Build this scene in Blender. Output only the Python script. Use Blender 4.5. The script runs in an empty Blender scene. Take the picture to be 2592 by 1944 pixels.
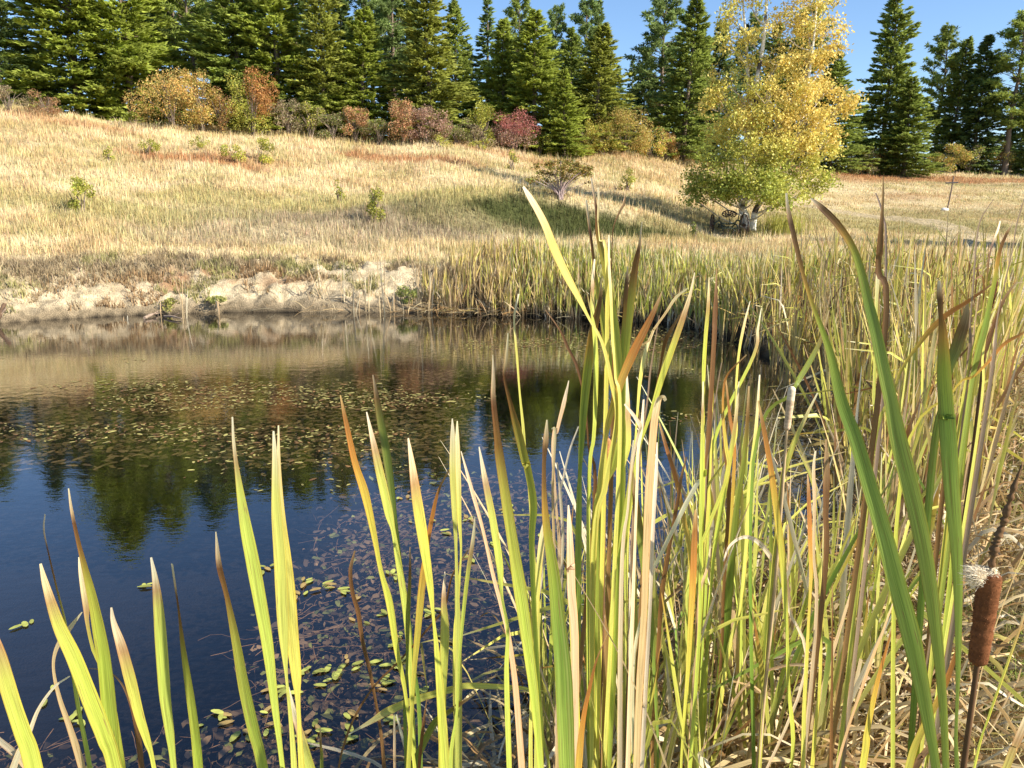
import bpy, math, random
import numpy as np
from math import sin, cos, tan, atan, radians, pi
rng = np.random.default_rng(7)
random.seed(7)
S = bpy.context.scene
COL = S.collection

# ---------------------------------------------------------------- camera, sky, sun
CZ = 2.3                      # eye above the water
F = 2034.0                    # focal length in pixels of the 2592 px wide photograph
PITCH = radians(12.96)
cam_d = bpy.data.cameras.new('camera'); cam = bpy.data.objects.new('camera', cam_d); COL.objects.link(cam)
cam.location = (0, 0, CZ); cam.rotation_euler = (pi/2-PITCH, 0, 0)
cam_d.sensor_width = 36; cam_d.lens = 36*F/2592; cam_d.clip_start = .05; cam_d.clip_end = 3000
S.camera = cam
SUN_AZ, SUN_EL = 114.0, 36.0   # azimuth clockwise from +Y
w = bpy.data.worlds.new('World'); S.world = w; w.use_nodes = True
nt = w.node_tree; nt.nodes.clear()
sky = nt.nodes.new('ShaderNodeTexSky'); sky.sky_type = 'NISHITA'; sky.sun_disc = False
sky.sun_elevation = radians(SUN_EL); sky.sun_rotation = radians(SUN_AZ)
sky.air_density = 1.0; sky.dust_density = .9; sky.ozone_density = 5.0; sky.altitude = 900
bg = nt.nodes.new('ShaderNodeBackground'); bg.inputs[1].default_value = .105
out = nt.nodes.new('ShaderNodeOutputWorld')
nt.links.new(sky.outputs[0], bg.inputs[0]); nt.links.new(bg.outputs[0], out.inputs[0])
sd = bpy.data.lights.new('sun', 'SUN'); sd.energy = 5.0; sd.angle = radians(.5); sd.color = (1, .93, .8)
so = bpy.data.objects.new('sun', sd); COL.objects.link(so)
so.rotation_euler = (pi/2-radians(SUN_EL), 0, pi-radians(SUN_AZ))
S.view_settings.view_transform = 'Standard'; S.view_settings.look = 'None'
S.view_settings.gamma = 1; S.view_settings.exposure = .95

# ---------------------------------------------------------------- pixel rays (source px 2592x1944; V = 2212x1659 view px)
def ray(sx, sy):
    a = (sx-1296)/F; b = (972-sy)/F
    y = cos(PITCH)+b*sin(PITCH); z = -sin(PITCH)+b*cos(PITCH)
    return a/y, z/y            # x and z per metre of world Y
def at(sx, sy, Y):
    t, s = ray(sx, sy); return np.array([t*Y, Y, CZ+s*Y])
K = 2592/2212
def atv(vx, vy, Y): return at(vx*K, vy*K, Y)
def atz(vx, vy, z=0.):
    t, s = ray(vx*K, vy*K); Y = (z-CZ)/s; return np.array([t*Y, Y, z])
def zv(vy, Y): return CZ+ray(1296, vy*K)[1]*Y
def tcol(vx, vy=430): return ray(vx*K, vy*K)[0]

# ---------------------------------------------------------------- noise
def vnoise(x, y, seed=0):
    x = np.asarray(x, float); y = np.asarray(y, float)
    xi = np.floor(x).astype(np.int64); yi = np.floor(y).astype(np.int64)
    fx = x-xi; fy = y-yi; fx = fx*fx*(3-2*fx); fy = fy*fy*(3-2*fy)
    def h(a, b):
        n = (a*374761393+b*668265263+seed*974634777) & 0xffffffff
        n = ((n ^ (n >> 13))*1274126177) & 0xffffffff
        return ((n ^ (n >> 16)) & 0xffff)/65535.
    return (h(xi, yi)*(1-fx)+h(xi+1, yi)*fx)*(1-fy)+(h(xi, yi+1)*(1-fx)+h(xi+1, yi+1)*fx)*fy
def fbm(x, y, seed=0, o=4):
    s = 0; a = .5; n = 0
    for i in range(o):
        s = s+a*vnoise(x*2**i, y*2**i, seed+i*17); n += a; a *= .5
    return s/n
def sstep(a, b, x):
    t = np.clip((x-a)/(b-a), 0, 1); return t*t*(3-2*t)

# ---------------------------------------------------------------- pond outline
pts = [atz(0, 698), atz(120, 690), atz(238, 683), atz(380, 678), atz(509, 674), atz(700, 675), atz(934, 675), atz(1062, 680), atz(1287, 688),
       atz(1440, 698), atz(1560, 722), atz(1700, 800), atz(1770, 890), atz(1785, 1030), atz(1800, 1120), atz(1765, 1195), atz(1590, 1230), atz(1420, 1330),
       atz(1300, 1450), atz(1180, 1560), atz(1060, 1680)]
POND = [(-34, 9), (-30, 13.5), (-20, 14.9)]+[(p[0], p[1]) for p in pts]+[(-.6, 2.35), (-1.4, 1.9), (-2.6, 1.6), (-5, 1.4), (-9, 1.6), (-16, 2), (-28, 4)]
POND = np.array(POND)
def sdf(x, y):
    x = np.asarray(x, float); y = np.asarray(y, float)
    d = np.full(x.shape, 1e9); ins = np.zeros(x.shape, bool)
    n = len(POND)
    for i in range(n):
        a = POND[i]; b = POND[(i+1) % n]; e = b-a
        wx = x-a[0]; wy = y-a[1]
        t = np.clip((wx*e[0]+wy*e[1])/(e@e), 0, 1)
        d = np.minimum(d, np.hypot(wx-t*e[0], wy-t*e[1]))
        c = ((a[1] > y) != (b[1] > y)) & (x < e[0]*(y-a[1])/(e[1] if e[1] else 1e-9)+a[0])
        ins ^= c
    return np.where(ins, -d, d)

# ---------------------------------------------------------------- terrain
COLS = [
 (-500, [(15.8, 640), (20, 470), (25, 340), (30, 240), (34, 190)]),
 (0,    [(15.8, 632), (20, 490), (25, 368), (30, 278), (34, 228)]),
 (400,  [(16.5, 622), (20, 520), (25, 410), (31, 320), (36, 272)]),
 (900,  [(17, 608), (19.5, 555), (23, 495), (28, 410), (32, 350), (37, 304)]),
 (1300, [(17, 618), (20.5, 562), (25, 500), (30, 432), (35, 375), (41, 326)]),
 (1600, [(16, 640), (20, 575), (28, 508), (33, 455), (39, 402), (47, 350)]),
 (1900, [(14, 635), (20, 560), (28, 505), (34, 465), (42, 412), (55, 372)]),
 (2212, [(14, 620), (20, 557), (28, 502), (36, 450), (45, 407), (61, 374)]),
 (2900, [(14, 620), (20, 557), (28, 502), (36, 450), (45, 407), (61, 374)])]
def ratio(vx): return float(np.interp(vx, [0, 400, 900, 1300, 1600, 1900, 2212], [34/47, 36/50, 37/56, 41/62, 47/68, 55/72, 61/78]))
YG = np.concatenate([[-60, 0, 8], np.arange(12, 90, 1.0), [120, 200, 400]])
TG = []; ZG = []
for vx, l in COLS:
    ys = [-60, 0, 8, 12]+[a for a, b in l]; zs = [.72, .72, .72, .6]+[zv(b, a) for a, b in l]
    if vx < 1600: zs[3] = .4
    ys += [l[-1][0]+25, 400]; zs += [zs[-1]+.7, zs[-1]+2]
    TG.append(tcol(vx)); ZG.append(np.interp(YG, ys, zs))
TG = np.array(TG); ZG = np.array(ZG)
k5 = np.array([.1, .2, .4, .2, .1])
for i in range(len(ZG)):
    z = ZG[i].copy(); z[5:-5] = np.convolve(ZG[i], k5, 'same')[5:-5]; ZG[i] = z
HUMPS = [(1210, 470, 26.5, 3.2, 1.2, .75), (1010, 478, 25, 2.6, 1.3, .45), (820, 478, 23.5, 2.2, 1.2, .35), (640, 500, 21.5, 2.5, 1, .2)]
HUMPS = [(atv(a, b, Y)[0], Y, rx, ry, h) for a, b, Y, rx, ry, h in HUMPS]
def H(x, y):
    x = np.asarray(x, float); y = np.asarray(y, float)
    Y = np.maximum(y, 2.0); t = np.clip(x/Y, TG[0], TG[-1])
    ti = np.clip(np.searchsorted(TG, t)-1, 0, len(TG)-2); tf = (t-TG[ti])/(TG[ti+1]-TG[ti]); tf = tf*tf*(3-2*tf)
    yc = np.clip(y, YG[0], YG[-1]-1e-3); yi = np.clip(np.searchsorted(YG, yc)-1, 0, len(YG)-2); yf = (yc-YG[yi])/(YG[yi+1]-YG[yi])
    z = (ZG[ti, yi]*(1-yf)+ZG[ti, yi+1]*yf)*(1-tf)+(ZG[ti+1, yi]*(1-yf)+ZG[ti+1, yi+1]*yf)*tf
    for hx, hy, rx, ry, h in HUMPS:
        z = z+h*np.exp(-((x-hx)/rx)**2-((y-hy)/ry)**2)
    far = sstep(60, 110, np.hypot(x, y))
    z = z+(fbm(x*.35, y*.35, 3)-.5)*.30*(1-far)*sstep(13, 20, y)+(fbm(x*1.7, y*1.7, 9)-.5)*.12*(1-far)
    d = sdf(x, y)
    nb = sstep(9, 14, y)
    # far bank: a short crumbling cut slope; near banks: gentle
    wd = 2.2*(1-nb)+(.95+.5*fbm(x*.6, y*.6, 21))*nb
    up = np.clip(d/wd, 0, 1); up = np.where(nb > .5, up**.62, sstep(-.15, 1, up)-sstep(-.15, 1, 0.))
    rough = ((fbm(x*4.6, y*5.4, 31, 4)-.5)*.26+(np.abs(fbm(x*3.1, y*3.2, 37, 4)-.5)-.12)*.5)*nb*sstep(0, .25, d)*(1-sstep(1.4, 3, d))
    zl = z*up+rough+.01
    zi = -np.minimum(.10+.32*np.abs(d), 1.5)-.03
    return np.where(d > 0, zl, np.where(d > -.12, zi*(-d/.12), zi))
def ground(vx, vy):
    t, s = ray(vx*K, vy*K)
    Y = np.arange(2.0, 95, .05); z = CZ+s*Y; h = H(t*Y, Y)
    i = np.argmax(z <= h) if (z <= h).any() else len(Y)-1
    return np.array([t*Y[i], Y[i], h[i]])

# ---------------------------------------------------------------- mesh + object helpers
def mk(name, V, Fs, mat, col=None, uv=None, parent=None, smooth=False):
    V = np.asarray(V, np.float32); Fs = Fs if isinstance(Fs, list) else [Fs]
    me = bpy.data.meshes.new(name)
    me.vertices.add(len(V)); me.vertices.foreach_set('co', V.ravel())
    Fs = [np.asarray(f, np.int32) for f in Fs if len(f)]
    nl = sum(f.size for f in Fs); npoly = sum(len(f) for f in Fs)
    me.loops.add(nl); me.polygons.add(npoly)
    li = np.concatenate([f.ravel() for f in Fs])
    tot = np.concatenate([np.full(len(f), f.shape[1], np.int32) for f in Fs])
    me.loops.foreach_set('vertex_index', li)
    me.polygons.foreach_set('loop_start', (np.cumsum(tot)-tot).astype(np.int32))
    me.polygons.foreach_set('loop_total', tot)
    me.update(calc_edges=True)
    if smooth: me.polygons.foreach_set('use_smooth', np.ones(npoly, bool))
    if col is not None:
        col = np.asarray(col, np.float32)
        if col.shape[1] == 3: col = np.c_[col, np.ones(len(col), np.float32)]
        a = me.attributes.new('col', 'FLOAT_COLOR', 'POINT'); a.data.foreach_set('color', col.ravel())
    if uv is not None:
        u = me.uv_layers.new(name='uv'); u.data.foreach_set('uv', np.asarray(uv, np.float32)[li].ravel())
    me.validate(); me.materials.append(mat)
    o = bpy.data.objects.new(name, me); COL.objects.link(o)
    if parent: o.parent = parent
    return o
def tag(o, label=None, cat=None, group=None, kind=None):
    if label: o['label'] = label
    if cat: o['category'] = cat
    if group: o['group'] = group
    if kind: o['kind'] = kind
    return o
def empty(name, loc):
    o = bpy.data.objects.new(name, None); o.location = [float(v) for v in loc]; o.empty_display_size = .1; COL.objects.link(o); return o
class MB:
    def __init__(s): s.v = []; s.f = []; s.c = []; s.u = []; s.n = 0
    def add(s, V, Fc, C, U=None):
        V = np.asarray(V, float).reshape(-1, 3); s.v.append(V); s.f.append(np.asarray(Fc, int)+s.n)
        C = np.asarray(C, float); s.c.append(np.broadcast_to(C, (len(V), 3)) if C.ndim == 1 else C)
        s.u.append(np.zeros((len(V), 2)) if U is None else U); s.n += len(V)
    def build(s, name, mat, parent=None, smooth=False, uv=False):
        ks = {}
        for f in s.f: ks.setdefault(f.shape[1], []).append(f)
        return mk(name, np.vstack(s.v), [np.vstack(l) for l in ks.values()], mat, np.vstack(s.c), np.vstack(s.u) if uv else None, parent, smooth)
def tube(mb, P, R, C, n=7, cap=True):
    P = np.asarray(P, float); R = np.broadcast_to(np.asarray(R, float), (len(P),)); m = len(P)
    T = np.gradient(P, axis=0); T /= np.linalg.norm(T, axis=1)[:, None]+1e-9
    up = np.array([0, 0, 1.]) if abs(T[0][2]) < .9 else np.array([1., 0, 0])
    A = np.cross(T, up); A /= np.linalg.norm(A, axis=1)[:, None]+1e-9; B = np.cross(T, A)
    an = np.arange(n)*2*pi/n
    V = P[:, None]+R[:, None, None]*(np.cos(an)[None, :, None]*A[:, None]+np.sin(an)[None, :, None]*B[:, None])
    V = V.reshape(-1, 3); i = np.arange(m-1)[:, None]*n; j = np.arange(n)[None]; j2 = (j+1) % n
    Fq = np.stack([i+j, i+j2, i+n+j2, i+n+j], -1).reshape(-1, 4)
    C = np.asarray(C, float)
    Cv = np.repeat(C, n, 0) if C.ndim == 2 else C
    mb.add(V, Fq, Cv)
    if cap:
        for k, base in ((0, 0), (m-1, (m-1)*n)):
            c = P[k]; Vc = np.vstack([V[base:base+n], c]); Fc = np.stack([np.arange(n), (np.arange(n)+1) % n, np.full(n, n)], -1)
            mb.add(Vc, Fc, C[k] if C.ndim == 2 else C)
def bez(P, n):
    P = np.asarray(P, float); k = len(P)
    if k < 3:
        t = np.linspace(0, k-1, n); return np.stack([np.interp(t, range(k), P[:, i]) for i in range(P.shape[1])], -1)
    Q = np.vstack([2*P[0]-P[1], P, 2*P[-1]-P[-2]]); t = np.linspace(0, k-1-1e-6, n); i = t.astype(int); f = (t-i)[:, None]
    a, b, c, d = Q[i], Q[i+1], Q[i+2], Q[i+3]
    return .5*(2*b+(c-a)*f+(2*a-5*b+4*c-d)*f*f+(3*b-3*c+d-a)*f**3)

# ---------------------------------------------------------------- materials
def mat_base(name):
    m = bpy.data.materials.new(name); m.use_nodes = True; n = m.node_tree; n.nodes.clear(); return m, n
def N(n, t, **k):
    o = n.nodes.new(t)
    for a, b in k.items(): setattr(o, a, b)
    return o
def foliage_mat(name, trans=.3, rough=.55, spec=.3, streak=False, noise=14.):
    m, n = mat_base(name); L = n.links.new
    at_ = N(n, 'ShaderNodeAttribute', attribute_name='col'); oi = N(n, 'ShaderNodeObjectInfo')
    mul = N(n, 'ShaderNodeMix', data_type='RGBA', blend_type='MULTIPLY'); mul.inputs[0].default_value = 1
    L(at_.outputs['Color'], mul.inputs[6]); L(oi.outputs['Color'], mul.inputs[7])
    nz = N(n, 'ShaderNodeTexNoise'); nz.inputs['Scale'].default_value = noise; nz.inputs['Detail'].default_value = 3
    if streak:
        tc = N(n, 'ShaderNodeUVMap'); mp = N(n, 'ShaderNodeMapping'); mp.inputs['Scale'].default_value = (5, 1.6, 1)
        L(tc.outputs[0], mp.inputs[0]); L(mp.outputs[0], nz.inputs['Vector'])
    else:
        tc = N(n, 'ShaderNodeTexCoord'); L(tc.outputs['Object'], nz.inputs['Vector'])
    mr = N(n, 'ShaderNodeMapRange'); mr.inputs[1].default_value = .3; mr.inputs[2].default_value = .7
    mr.inputs[3].default_value = .62 if streak else .8; mr.inputs[4].default_value = 1.28 if streak else 1.22
    L(nz.outputs[0], mr.inputs[0])
    m2 = N(n, 'ShaderNodeMix', data_type='RGBA', blend_type='MULTIPLY'); m2.inputs[0].default_value = 1
    L(mul.outputs[2], m2.inputs[6]); L(mr.outputs[0], m2.inputs[7])
    fin = m2
    if streak:
        for sc_, lo, hi, st_, cc_, seed_ in (((22, 9, 1), .60, .68, .75, (.20, .10, .04, 1), 0.), ((30, .8, 1), .56, .75, .45, (.62, .48, .22, 1), 5.), ((5, 14, 1), .66, .70, .8, (.30, .16, .07, 1), 9.)):
            mp3 = N(n, 'ShaderNodeMapping'); mp3.inputs['Scale'].default_value = sc_; mp3.inputs['Location'].default_value = (seed_, seed_, 0); L(tc.outputs[0], mp3.inputs[0])
            oiv = N(n, 'ShaderNodeVectorMath', operation='ADD'); L(mp3.outputs[0], oiv.inputs[0]); cmb = N(n, 'ShaderNodeCombineXYZ'); mm = N(n, 'ShaderNodeMath', operation='MULTIPLY'); mm.inputs[1].default_value = 60
            L(oi.outputs['Random'], mm.inputs[0]); L(mm.outputs[0], cmb.inputs[0]); L(mm.outputs[0], cmb.inputs[1]); L(cmb.outputs[0], oiv.inputs[1])
            n3 = N(n, 'ShaderNodeTexNoise'); n3.inputs['Scale'].default_value = 1.; n3.inputs['Detail'].default_value = 4; L(oiv.outputs[0], n3.inputs['Vector'])
            r3 = N(n, 'ShaderNodeMapRange'); r3.inputs[1].default_value = lo; r3.inputs[2].default_value = hi; r3.inputs[3].default_value = 0; r3.inputs[4].default_value = st_; L(n3.outputs[0], r3.inputs[0])
            m3 = N(n, 'ShaderNodeMix', data_type='RGBA'); L(r3.outputs[0], m3.inputs[0]); L(fin.outputs[2], m3.inputs[6]); m3.inputs[7].default_value = cc_; fin = m3
    m2 = fin
    p = N(n, 'ShaderNodeBsdfPrincipled'); p.inputs['Roughness'].default_value = rough; p.inputs['Specular IOR Level'].default_value = spec
    L(m2.outputs[2], p.inputs['Base Color'])
    if streak:
        bp = N(n, 'ShaderNodeBump'); bp.inputs['Strength'].default_value = .12; bp.inputs['Distance'].default_value = .001
        wv = N(n, 'ShaderNodeTexWave'); wv.inputs['Scale'].default_value = 2.2; wv.inputs['Distortion'].default_value = .4
        mp2 = N(n, 'ShaderNodeMapping'); mp2.inputs['Scale'].default_value = (1, .01, 1); L(tc.outputs[0], mp2.inputs[0]); L(mp2.outputs[0], wv.inputs[0])
        L(wv.outputs['Fac'], bp.inputs['Height']); L(bp.outputs[0], p.inputs['Normal'])
    o = N(n, 'ShaderNodeOutputMaterial')
    if trans > 0:
        tr = N(n, 'ShaderNodeBsdfTranslucent'); L(m2.outputs[2], tr.inputs[0])
        mx = N(n, 'ShaderNodeMixShader'); mx.inputs[0].default_value = trans
        L(p.outputs[0], mx.inputs[1]); L(tr.outputs[0], mx.inputs[2]); L(mx.outputs[0], o.inputs[0])
    else: L(p.outputs[0], o.inputs[0])
    return m
M_NEEDLE = foliage_mat('needles', .38, .6, .2, noise=3.)
M_LEAF = foliage_mat('broad_leaves', .35, .5, .3, noise=3.)
M_BLADE = foliage_mat('cattail_blade', .30, .42, .4, streak=True, noise=5.)
M_GRASS = foliage_mat('grass_blades', .3, .6, .2, noise=2.)
M_BARK = foliage_mat('bark', 0, .85, .15, noise=20.)
M_FELT = foliage_mat('spike_felt', 0, .95, .1, noise=260.)
M_IRON = foliage_mat('rusted_iron', 0, .7, .4, noise=40.)
M_WEED = foliage_mat('pondweed', .1, .5, .3, noise=30.)

def ground_mat():
    m, n = mat_base('earth'); L = n.links.new
    a = N(n, 'ShaderNodeAttribute', attribute_name='col'); tc = N(n, 'ShaderNodeTexCoord')
    z1 = N(n, 'ShaderNodeTexNoise'); z1.inputs['Scale'].default_value = 7; z1.inputs['Detail'].default_value = 8; L(tc.outputs['Object'], z1.inputs[0])
    z2 = N(n, 'ShaderNodeTexNoise'); z2.inputs['Scale'].default_value = 45; z2.inputs['Detail'].default_value = 5; L(tc.outputs['Object'], z2.inputs[0])
    ad = N(n, 'ShaderNodeMath', operation='ADD'); L(z1.outputs[0], ad.inputs[0]); L(z2.outputs[0], ad.inputs[1])
    mr = N(n, 'ShaderNodeMapRange'); mr.inputs[1].default_value = .7; mr.inputs[2].default_value = 1.3; mr.inputs[3].default_value = .55; mr.inputs[4].default_value = 1.35; L(ad.outputs[0], mr.inputs[0])
    mu = N(n, 'ShaderNodeMix', data_type='RGBA', blend_type='MULTIPLY'); mu.inputs[0].default_value = 1; L(a.outputs['Color'], mu.inputs[6]); L(mr.outputs[0], mu.inputs[7])
    bp = N(n, 'ShaderNodeBump'); bp.inputs['Strength'].default_value = .8; bp.inputs['Distance'].default_value = .06; L(ad.outputs[0], bp.inputs['Height'])
    p = N(n, 'ShaderNodeBsdfPrincipled'); p.inputs['Roughness'].default_value = .95; p.inputs['Specular IOR Level'].default_value = .1
    L(mu.outputs[2], p.inputs['Base Color']); L(bp.outputs[0], p.inputs['Normal'])
    o = N(n, 'ShaderNodeOutputMaterial'); L(p.outputs[0], o.inputs[0]); return m
M_GROUND = ground_mat()
def water_mat():
    m, n = mat_base('pond_water'); L = n.links.new
    tc = N(n, 'ShaderNodeTexCoord'); mp = N(n, 'ShaderNodeMapping'); mp.inputs['Scale'].default_value = (1, 1.6, 1); L(tc.outputs['Object'], mp.inputs[0])
    z1 = N(n, 'ShaderNodeTexNoise'); z1.inputs['Scale'].default_value = 5; z1.inputs['Detail'].default_value = 3; L(mp.outputs[0], z1.inputs[0])
    z2 = N(n, 'ShaderNodeTexNoise'); z2.inputs['Scale'].default_value = 22; z2.inputs['Detail'].default_value = 2; L(mp.outputs[0], z2.inputs[0])
    s2 = N(n, 'ShaderNodeMath', operation='MULTIPLY'); s2.inputs[1].default_value = .3; L(z2.outputs[0], s2.inputs[0])
    ad = N(n, 'ShaderNodeMath', operation='ADD'); L(z1.outputs[0], ad.inputs[0]); L(s2.outputs[0], ad.inputs[1])
    bp = N(n, 'ShaderNodeBump'); bp.inputs['Strength'].default_value = .09; bp.inputs['Distance'].default_value = .012; L(ad.outputs[0], bp.inputs['Height'])
    ge = N(n, 'ShaderNodeNewGeometry'); dt = N(n, 'ShaderNodeVectorMath', operation='DOT_PRODUCT'); L(ge.outputs['Incoming'], dt.inputs[0]); L(bp.outputs[0], dt.inputs[1])
    ab = N(n, 'ShaderNodeMath', operation='ABSOLUTE'); L(dt.outputs['Value'], ab.inputs[0]); om = N(n, 'ShaderNodeMath', operation='SUBTRACT', use_clamp=True); om.inputs[0].default_value = 1; L(ab.outputs[0], om.inputs[1])
    pw = N(n, 'ShaderNodeMath', operation='POWER'); L(om.outputs[0], pw.inputs[0]); pw.inputs[1].default_value = 3.1
    fr = N(n, 'ShaderNodeMath', operation='MULTIPLY_ADD'); L(pw.outputs[0], fr.inputs[0]); fr.inputs[1].default_value = .97; fr.inputs[2].default_value = .045
    gl = N(n, 'ShaderNodeBsdfGlossy'); gl.inputs['Roughness'].default_value = .015; L(bp.outputs[0], gl.inputs['Normal'])
    tr = N(n, 'ShaderNodeBsdfTransparent'); tr.inputs[0].default_value = (.82, .80, .80, 1)
    mx = N(n, 'ShaderNodeMixShader'); L(fr.outputs[0], mx.inputs[0]); L(tr.outputs[0], mx.inputs[1]); L(gl.outputs[0], mx.inputs[2])
    o = N(n, 'ShaderNodeOutputMaterial'); L(mx.outputs[0], o.inputs[0]); return m
M_WATER = water_mat()

# ---------------------------------------------------------------- ground sheet
STRAW = np.array([.60, .45, .23]); CREAM = np.array([.76, .62, .37]); OLIVE = np.array([.34, .29, .12]); MAUVE = np.array([.40, .32, .20]); RUST = np.array([.50, .28, .13])
GREEN = np.array([.16, .22, .045]); SAND = np.array([.72, .58, .37]); MUD = np.array([.012, .010, .008])
PATCH = []   # (x, y, rx, ry, colour, strength)
for vx, vy, rx, ry, c, s in [
    (400, 345, 4.2, 1.0, RUST, 1.), (560, 350, 3., .7, RUST, .6), (850, 341, 4.6, 1.1, RUST, 1.), (140, 265, 4.5, .9, RUST, .7), (1060, 330, 4, .9, RUST, .6), (1480, 345, 3.5, 2.2, RUST, .8),
    (1330, 335, 3, 1.3, RUST, .5), (1950, 388, 12, 3.2, RUST, 1.), (2200, 392, 9, 3.0, RUST, .8), (1800, 380, 6, 3, RUST, .7), (1950, 425, 3, 1.8, RUST, .45), (2080, 400, 5, 1.5, OLIVE, .6),
    (700, 478, 5, 1.5, MAUVE, .85), (880, 500, 3, 1.2, MAUVE, .7), (560, 505, 4, 1.2, MAUVE*1.1, .6),
    (300, 470, 4.2, 1.3, OLIVE*1.3, .7), (560, 440, 5, 1.4, OLIVE*1.4, .75), (880, 430, 5, 2.2, OLIVE*1.4, .75), (1050, 415, 4, 2, OLIVE*1.5, .6), (120, 440, 3, 1, OLIVE*1.5, .45),
    (480, 590, 3.6, .5, MAUVE, .9), (230, 600, 3, .5, MAUVE, .8), (60, 610, 2.5, .4, MAUVE, .7), (690, 612, 2.2, .5, MAUVE, .7),
    (760, 590, 2.3, .8, SAND, 1.), (850, 580, 1.4, .9, SAND, 1.), (560, 575, 1.5, .6, SAND, .6), (1500, 470, 4, 2.2, OLIVE*1.3, .6), (1650, 505, 2.5, 1.3, OLIVE, .8), (1480, 510, 3, 1.2, OLIVE*1.1, .8),
    (1850, 480, 6, 3.5, OLIVE*1.2, .7), (2100, 500, 5, 2.6, OLIVE*1.1, .8), (2100, 460, 5, 2, OLIVE, .5), (2180, 700, 1.6, 3, GREEN*1.5, .9), (2180, 900, 1, 1.4, GREEN*1.5, .8),
    (1040, 482, 3.0, 1.0, np.array([.20, .18, .08]), .7), (1190, 478, 3.2, 1.2, np.array([.10, .11, .035]), 1.), (1310, 495, 2.4, 1.1, np.array([.09, .10, .03]), 1.)]:  # mound patches: dark green growth with the birch shadow painted into it
    g = ground(vx, vy); q_ = .78 if vy < 440 else .9; PATCH.append((g[0], g[1], rx*q_, ry*q_, c, s))
def landcol(x, y):
    n = .5*fbm(x*.22, y*.6, 51)+.5*fbm(x*.5, y*1.7, 52); n2 = fbm(x*.9, y*1.8, 77)
    c = STRAW+(CREAM-STRAW)*sstep(.40, .60, n)[:, None]
    c = c+(OLIVE*1.5-c)*(sstep(.47, .7, n2)*.6)[:, None]
    near = 1-sstep(9, 15, y)
    c = c+((GREEN*1.3+STRAW*.45)*.75-c)*(near*(.45+.5*n2))[:, None]
    wx = x+(fbm(x*.8, y*.8, 5)-.5)*2.6; wy = y+(fbm(x*.8, y*.8, 6)-.5)*1.8
    for px, py, rx, ry, pc, s in PATCH:
        q = ((wx-px)/rx)**2+((wy-py)/ry)**2
        c = c+(pc-c)*(s*(1-sstep(.35, 1.25, q)))[:, None]
    return c
def grid_axis(lo, hi, fine_lo, fine_hi, step, grow=1.07):
    a = list(np.arange(fine_lo, fine_hi, step)); s = step
    while a[-1] < hi: s *= grow; a.append(a[-1]+s)
    s = step; b = [fine_lo]
    while b[-1] > lo: s *= grow; b.append(b[-1]-s)
    return np.array(b[:0:-1]+a)
gx = grid_axis(-700, 700, -13, 11, .09); gy = grid_axis(-60, 900, .5, 22, .085)
X, Y = np.meshgrid(gx, gy); xf = X.ravel(); yf = Y.ravel(); zf = H(xf, yf)
dd = sdf(xf, yf); cc = landcol(xf, yf)*.8
bank = sstep(8, 13, yf)*(1-sstep(.75, 1.3, dd+(fbm(xf*1.2, yf*1.2, 8)-.5)*1.2))
sc = SAND*(1.12-.62*fbm(xf*2.5, yf*5, 61)[:, None])*(1-.45*(1-sstep(.0, .07, np.abs(fbm(xf*2.2, yf*3, 88)-.5))))[:, None]+0*cc
redb = (1-sstep(.8, 2.4, np.abs(xf+6.3)))*sstep(.35, .8, dd)
sc = sc+(np.array([.30, .14, .06])-sc)*(redb*.8*sstep(.4, .6, fbm(xf*3, yf*3, 15)))[:, None]
sc = sc+(np.array([.20, .15, .09])-sc)*(1-sstep(.05, .30, dd))[:, None]*.85
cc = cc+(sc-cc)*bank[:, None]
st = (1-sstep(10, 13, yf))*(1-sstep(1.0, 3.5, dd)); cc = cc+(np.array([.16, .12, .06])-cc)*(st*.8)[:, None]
rb = sstep(-2.2, -.6, xf)*sstep(10, 13, yf)*(1-sstep(1.6, 3.2, dd)); cc = cc+(np.array([.05, .038, .022])-cc)*(rb*.95)[:, None]  # shade between the far reed stems, painted into the ground colour
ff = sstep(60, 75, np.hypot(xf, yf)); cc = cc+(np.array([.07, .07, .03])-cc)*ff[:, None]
cc = np.where((dd < 0)[:, None], MUD*(1+.6*fbm(xf*2, yf*2, 4)[:, None]), cc)
nx, ny = len(gx), len(gy); i = np.arange(ny-1)[:, None]*nx; j = np.arange(nx-1)[None]
FQ = np.stack([i+j, i+j+1, i+nx+j+1, i+nx+j], -1).reshape(-1, 4)
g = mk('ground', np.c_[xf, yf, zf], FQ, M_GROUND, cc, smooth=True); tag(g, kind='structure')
wt = mk('water', [(-40, .3, 0), (11, .3, 0), (11, 20, 0), (-40, 20, 0)], np.array([[0, 1, 2, 3]]), M_WATER); tag(wt, kind='structure')
# trail draped on the ground
pc = bez([(3.0, -3), (3.6, 2), (4.9, 6.5), (7.7, 12), (12.3, 21), (15.3, 28), (15.6, 32.5), (13.2, 34.6), (9.6, 34.8), (6.5, 34)], 400)
tn = np.gradient(pc, axis=0); tn /= np.linalg.norm(tn, axis=1)[:, None]; nr = np.c_[tn[:, 1], -tn[:, 0]]
wv_ = np.linspace(-1, 1, 13); hw = .6+.25*fbm(np.arange(400)*.08, np.zeros(400), 2)
PX = pc[:, None]+nr[:, None]*wv_[None, :, None]*hw[:, None, None]; px = PX[..., 0].ravel(); py = PX[..., 1].ravel()
ew = np.tile(np.abs(wv_), 400)
pz = H(px, py)+.028-.05*sstep(.75, 1, ew)
i = np.arange(399)[:, None]*13; j = np.arange(12)[None]; FP = np.stack([i+j, i+j+1, i+13+j+1, i+13+j], -1).reshape(-1, 4)
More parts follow.
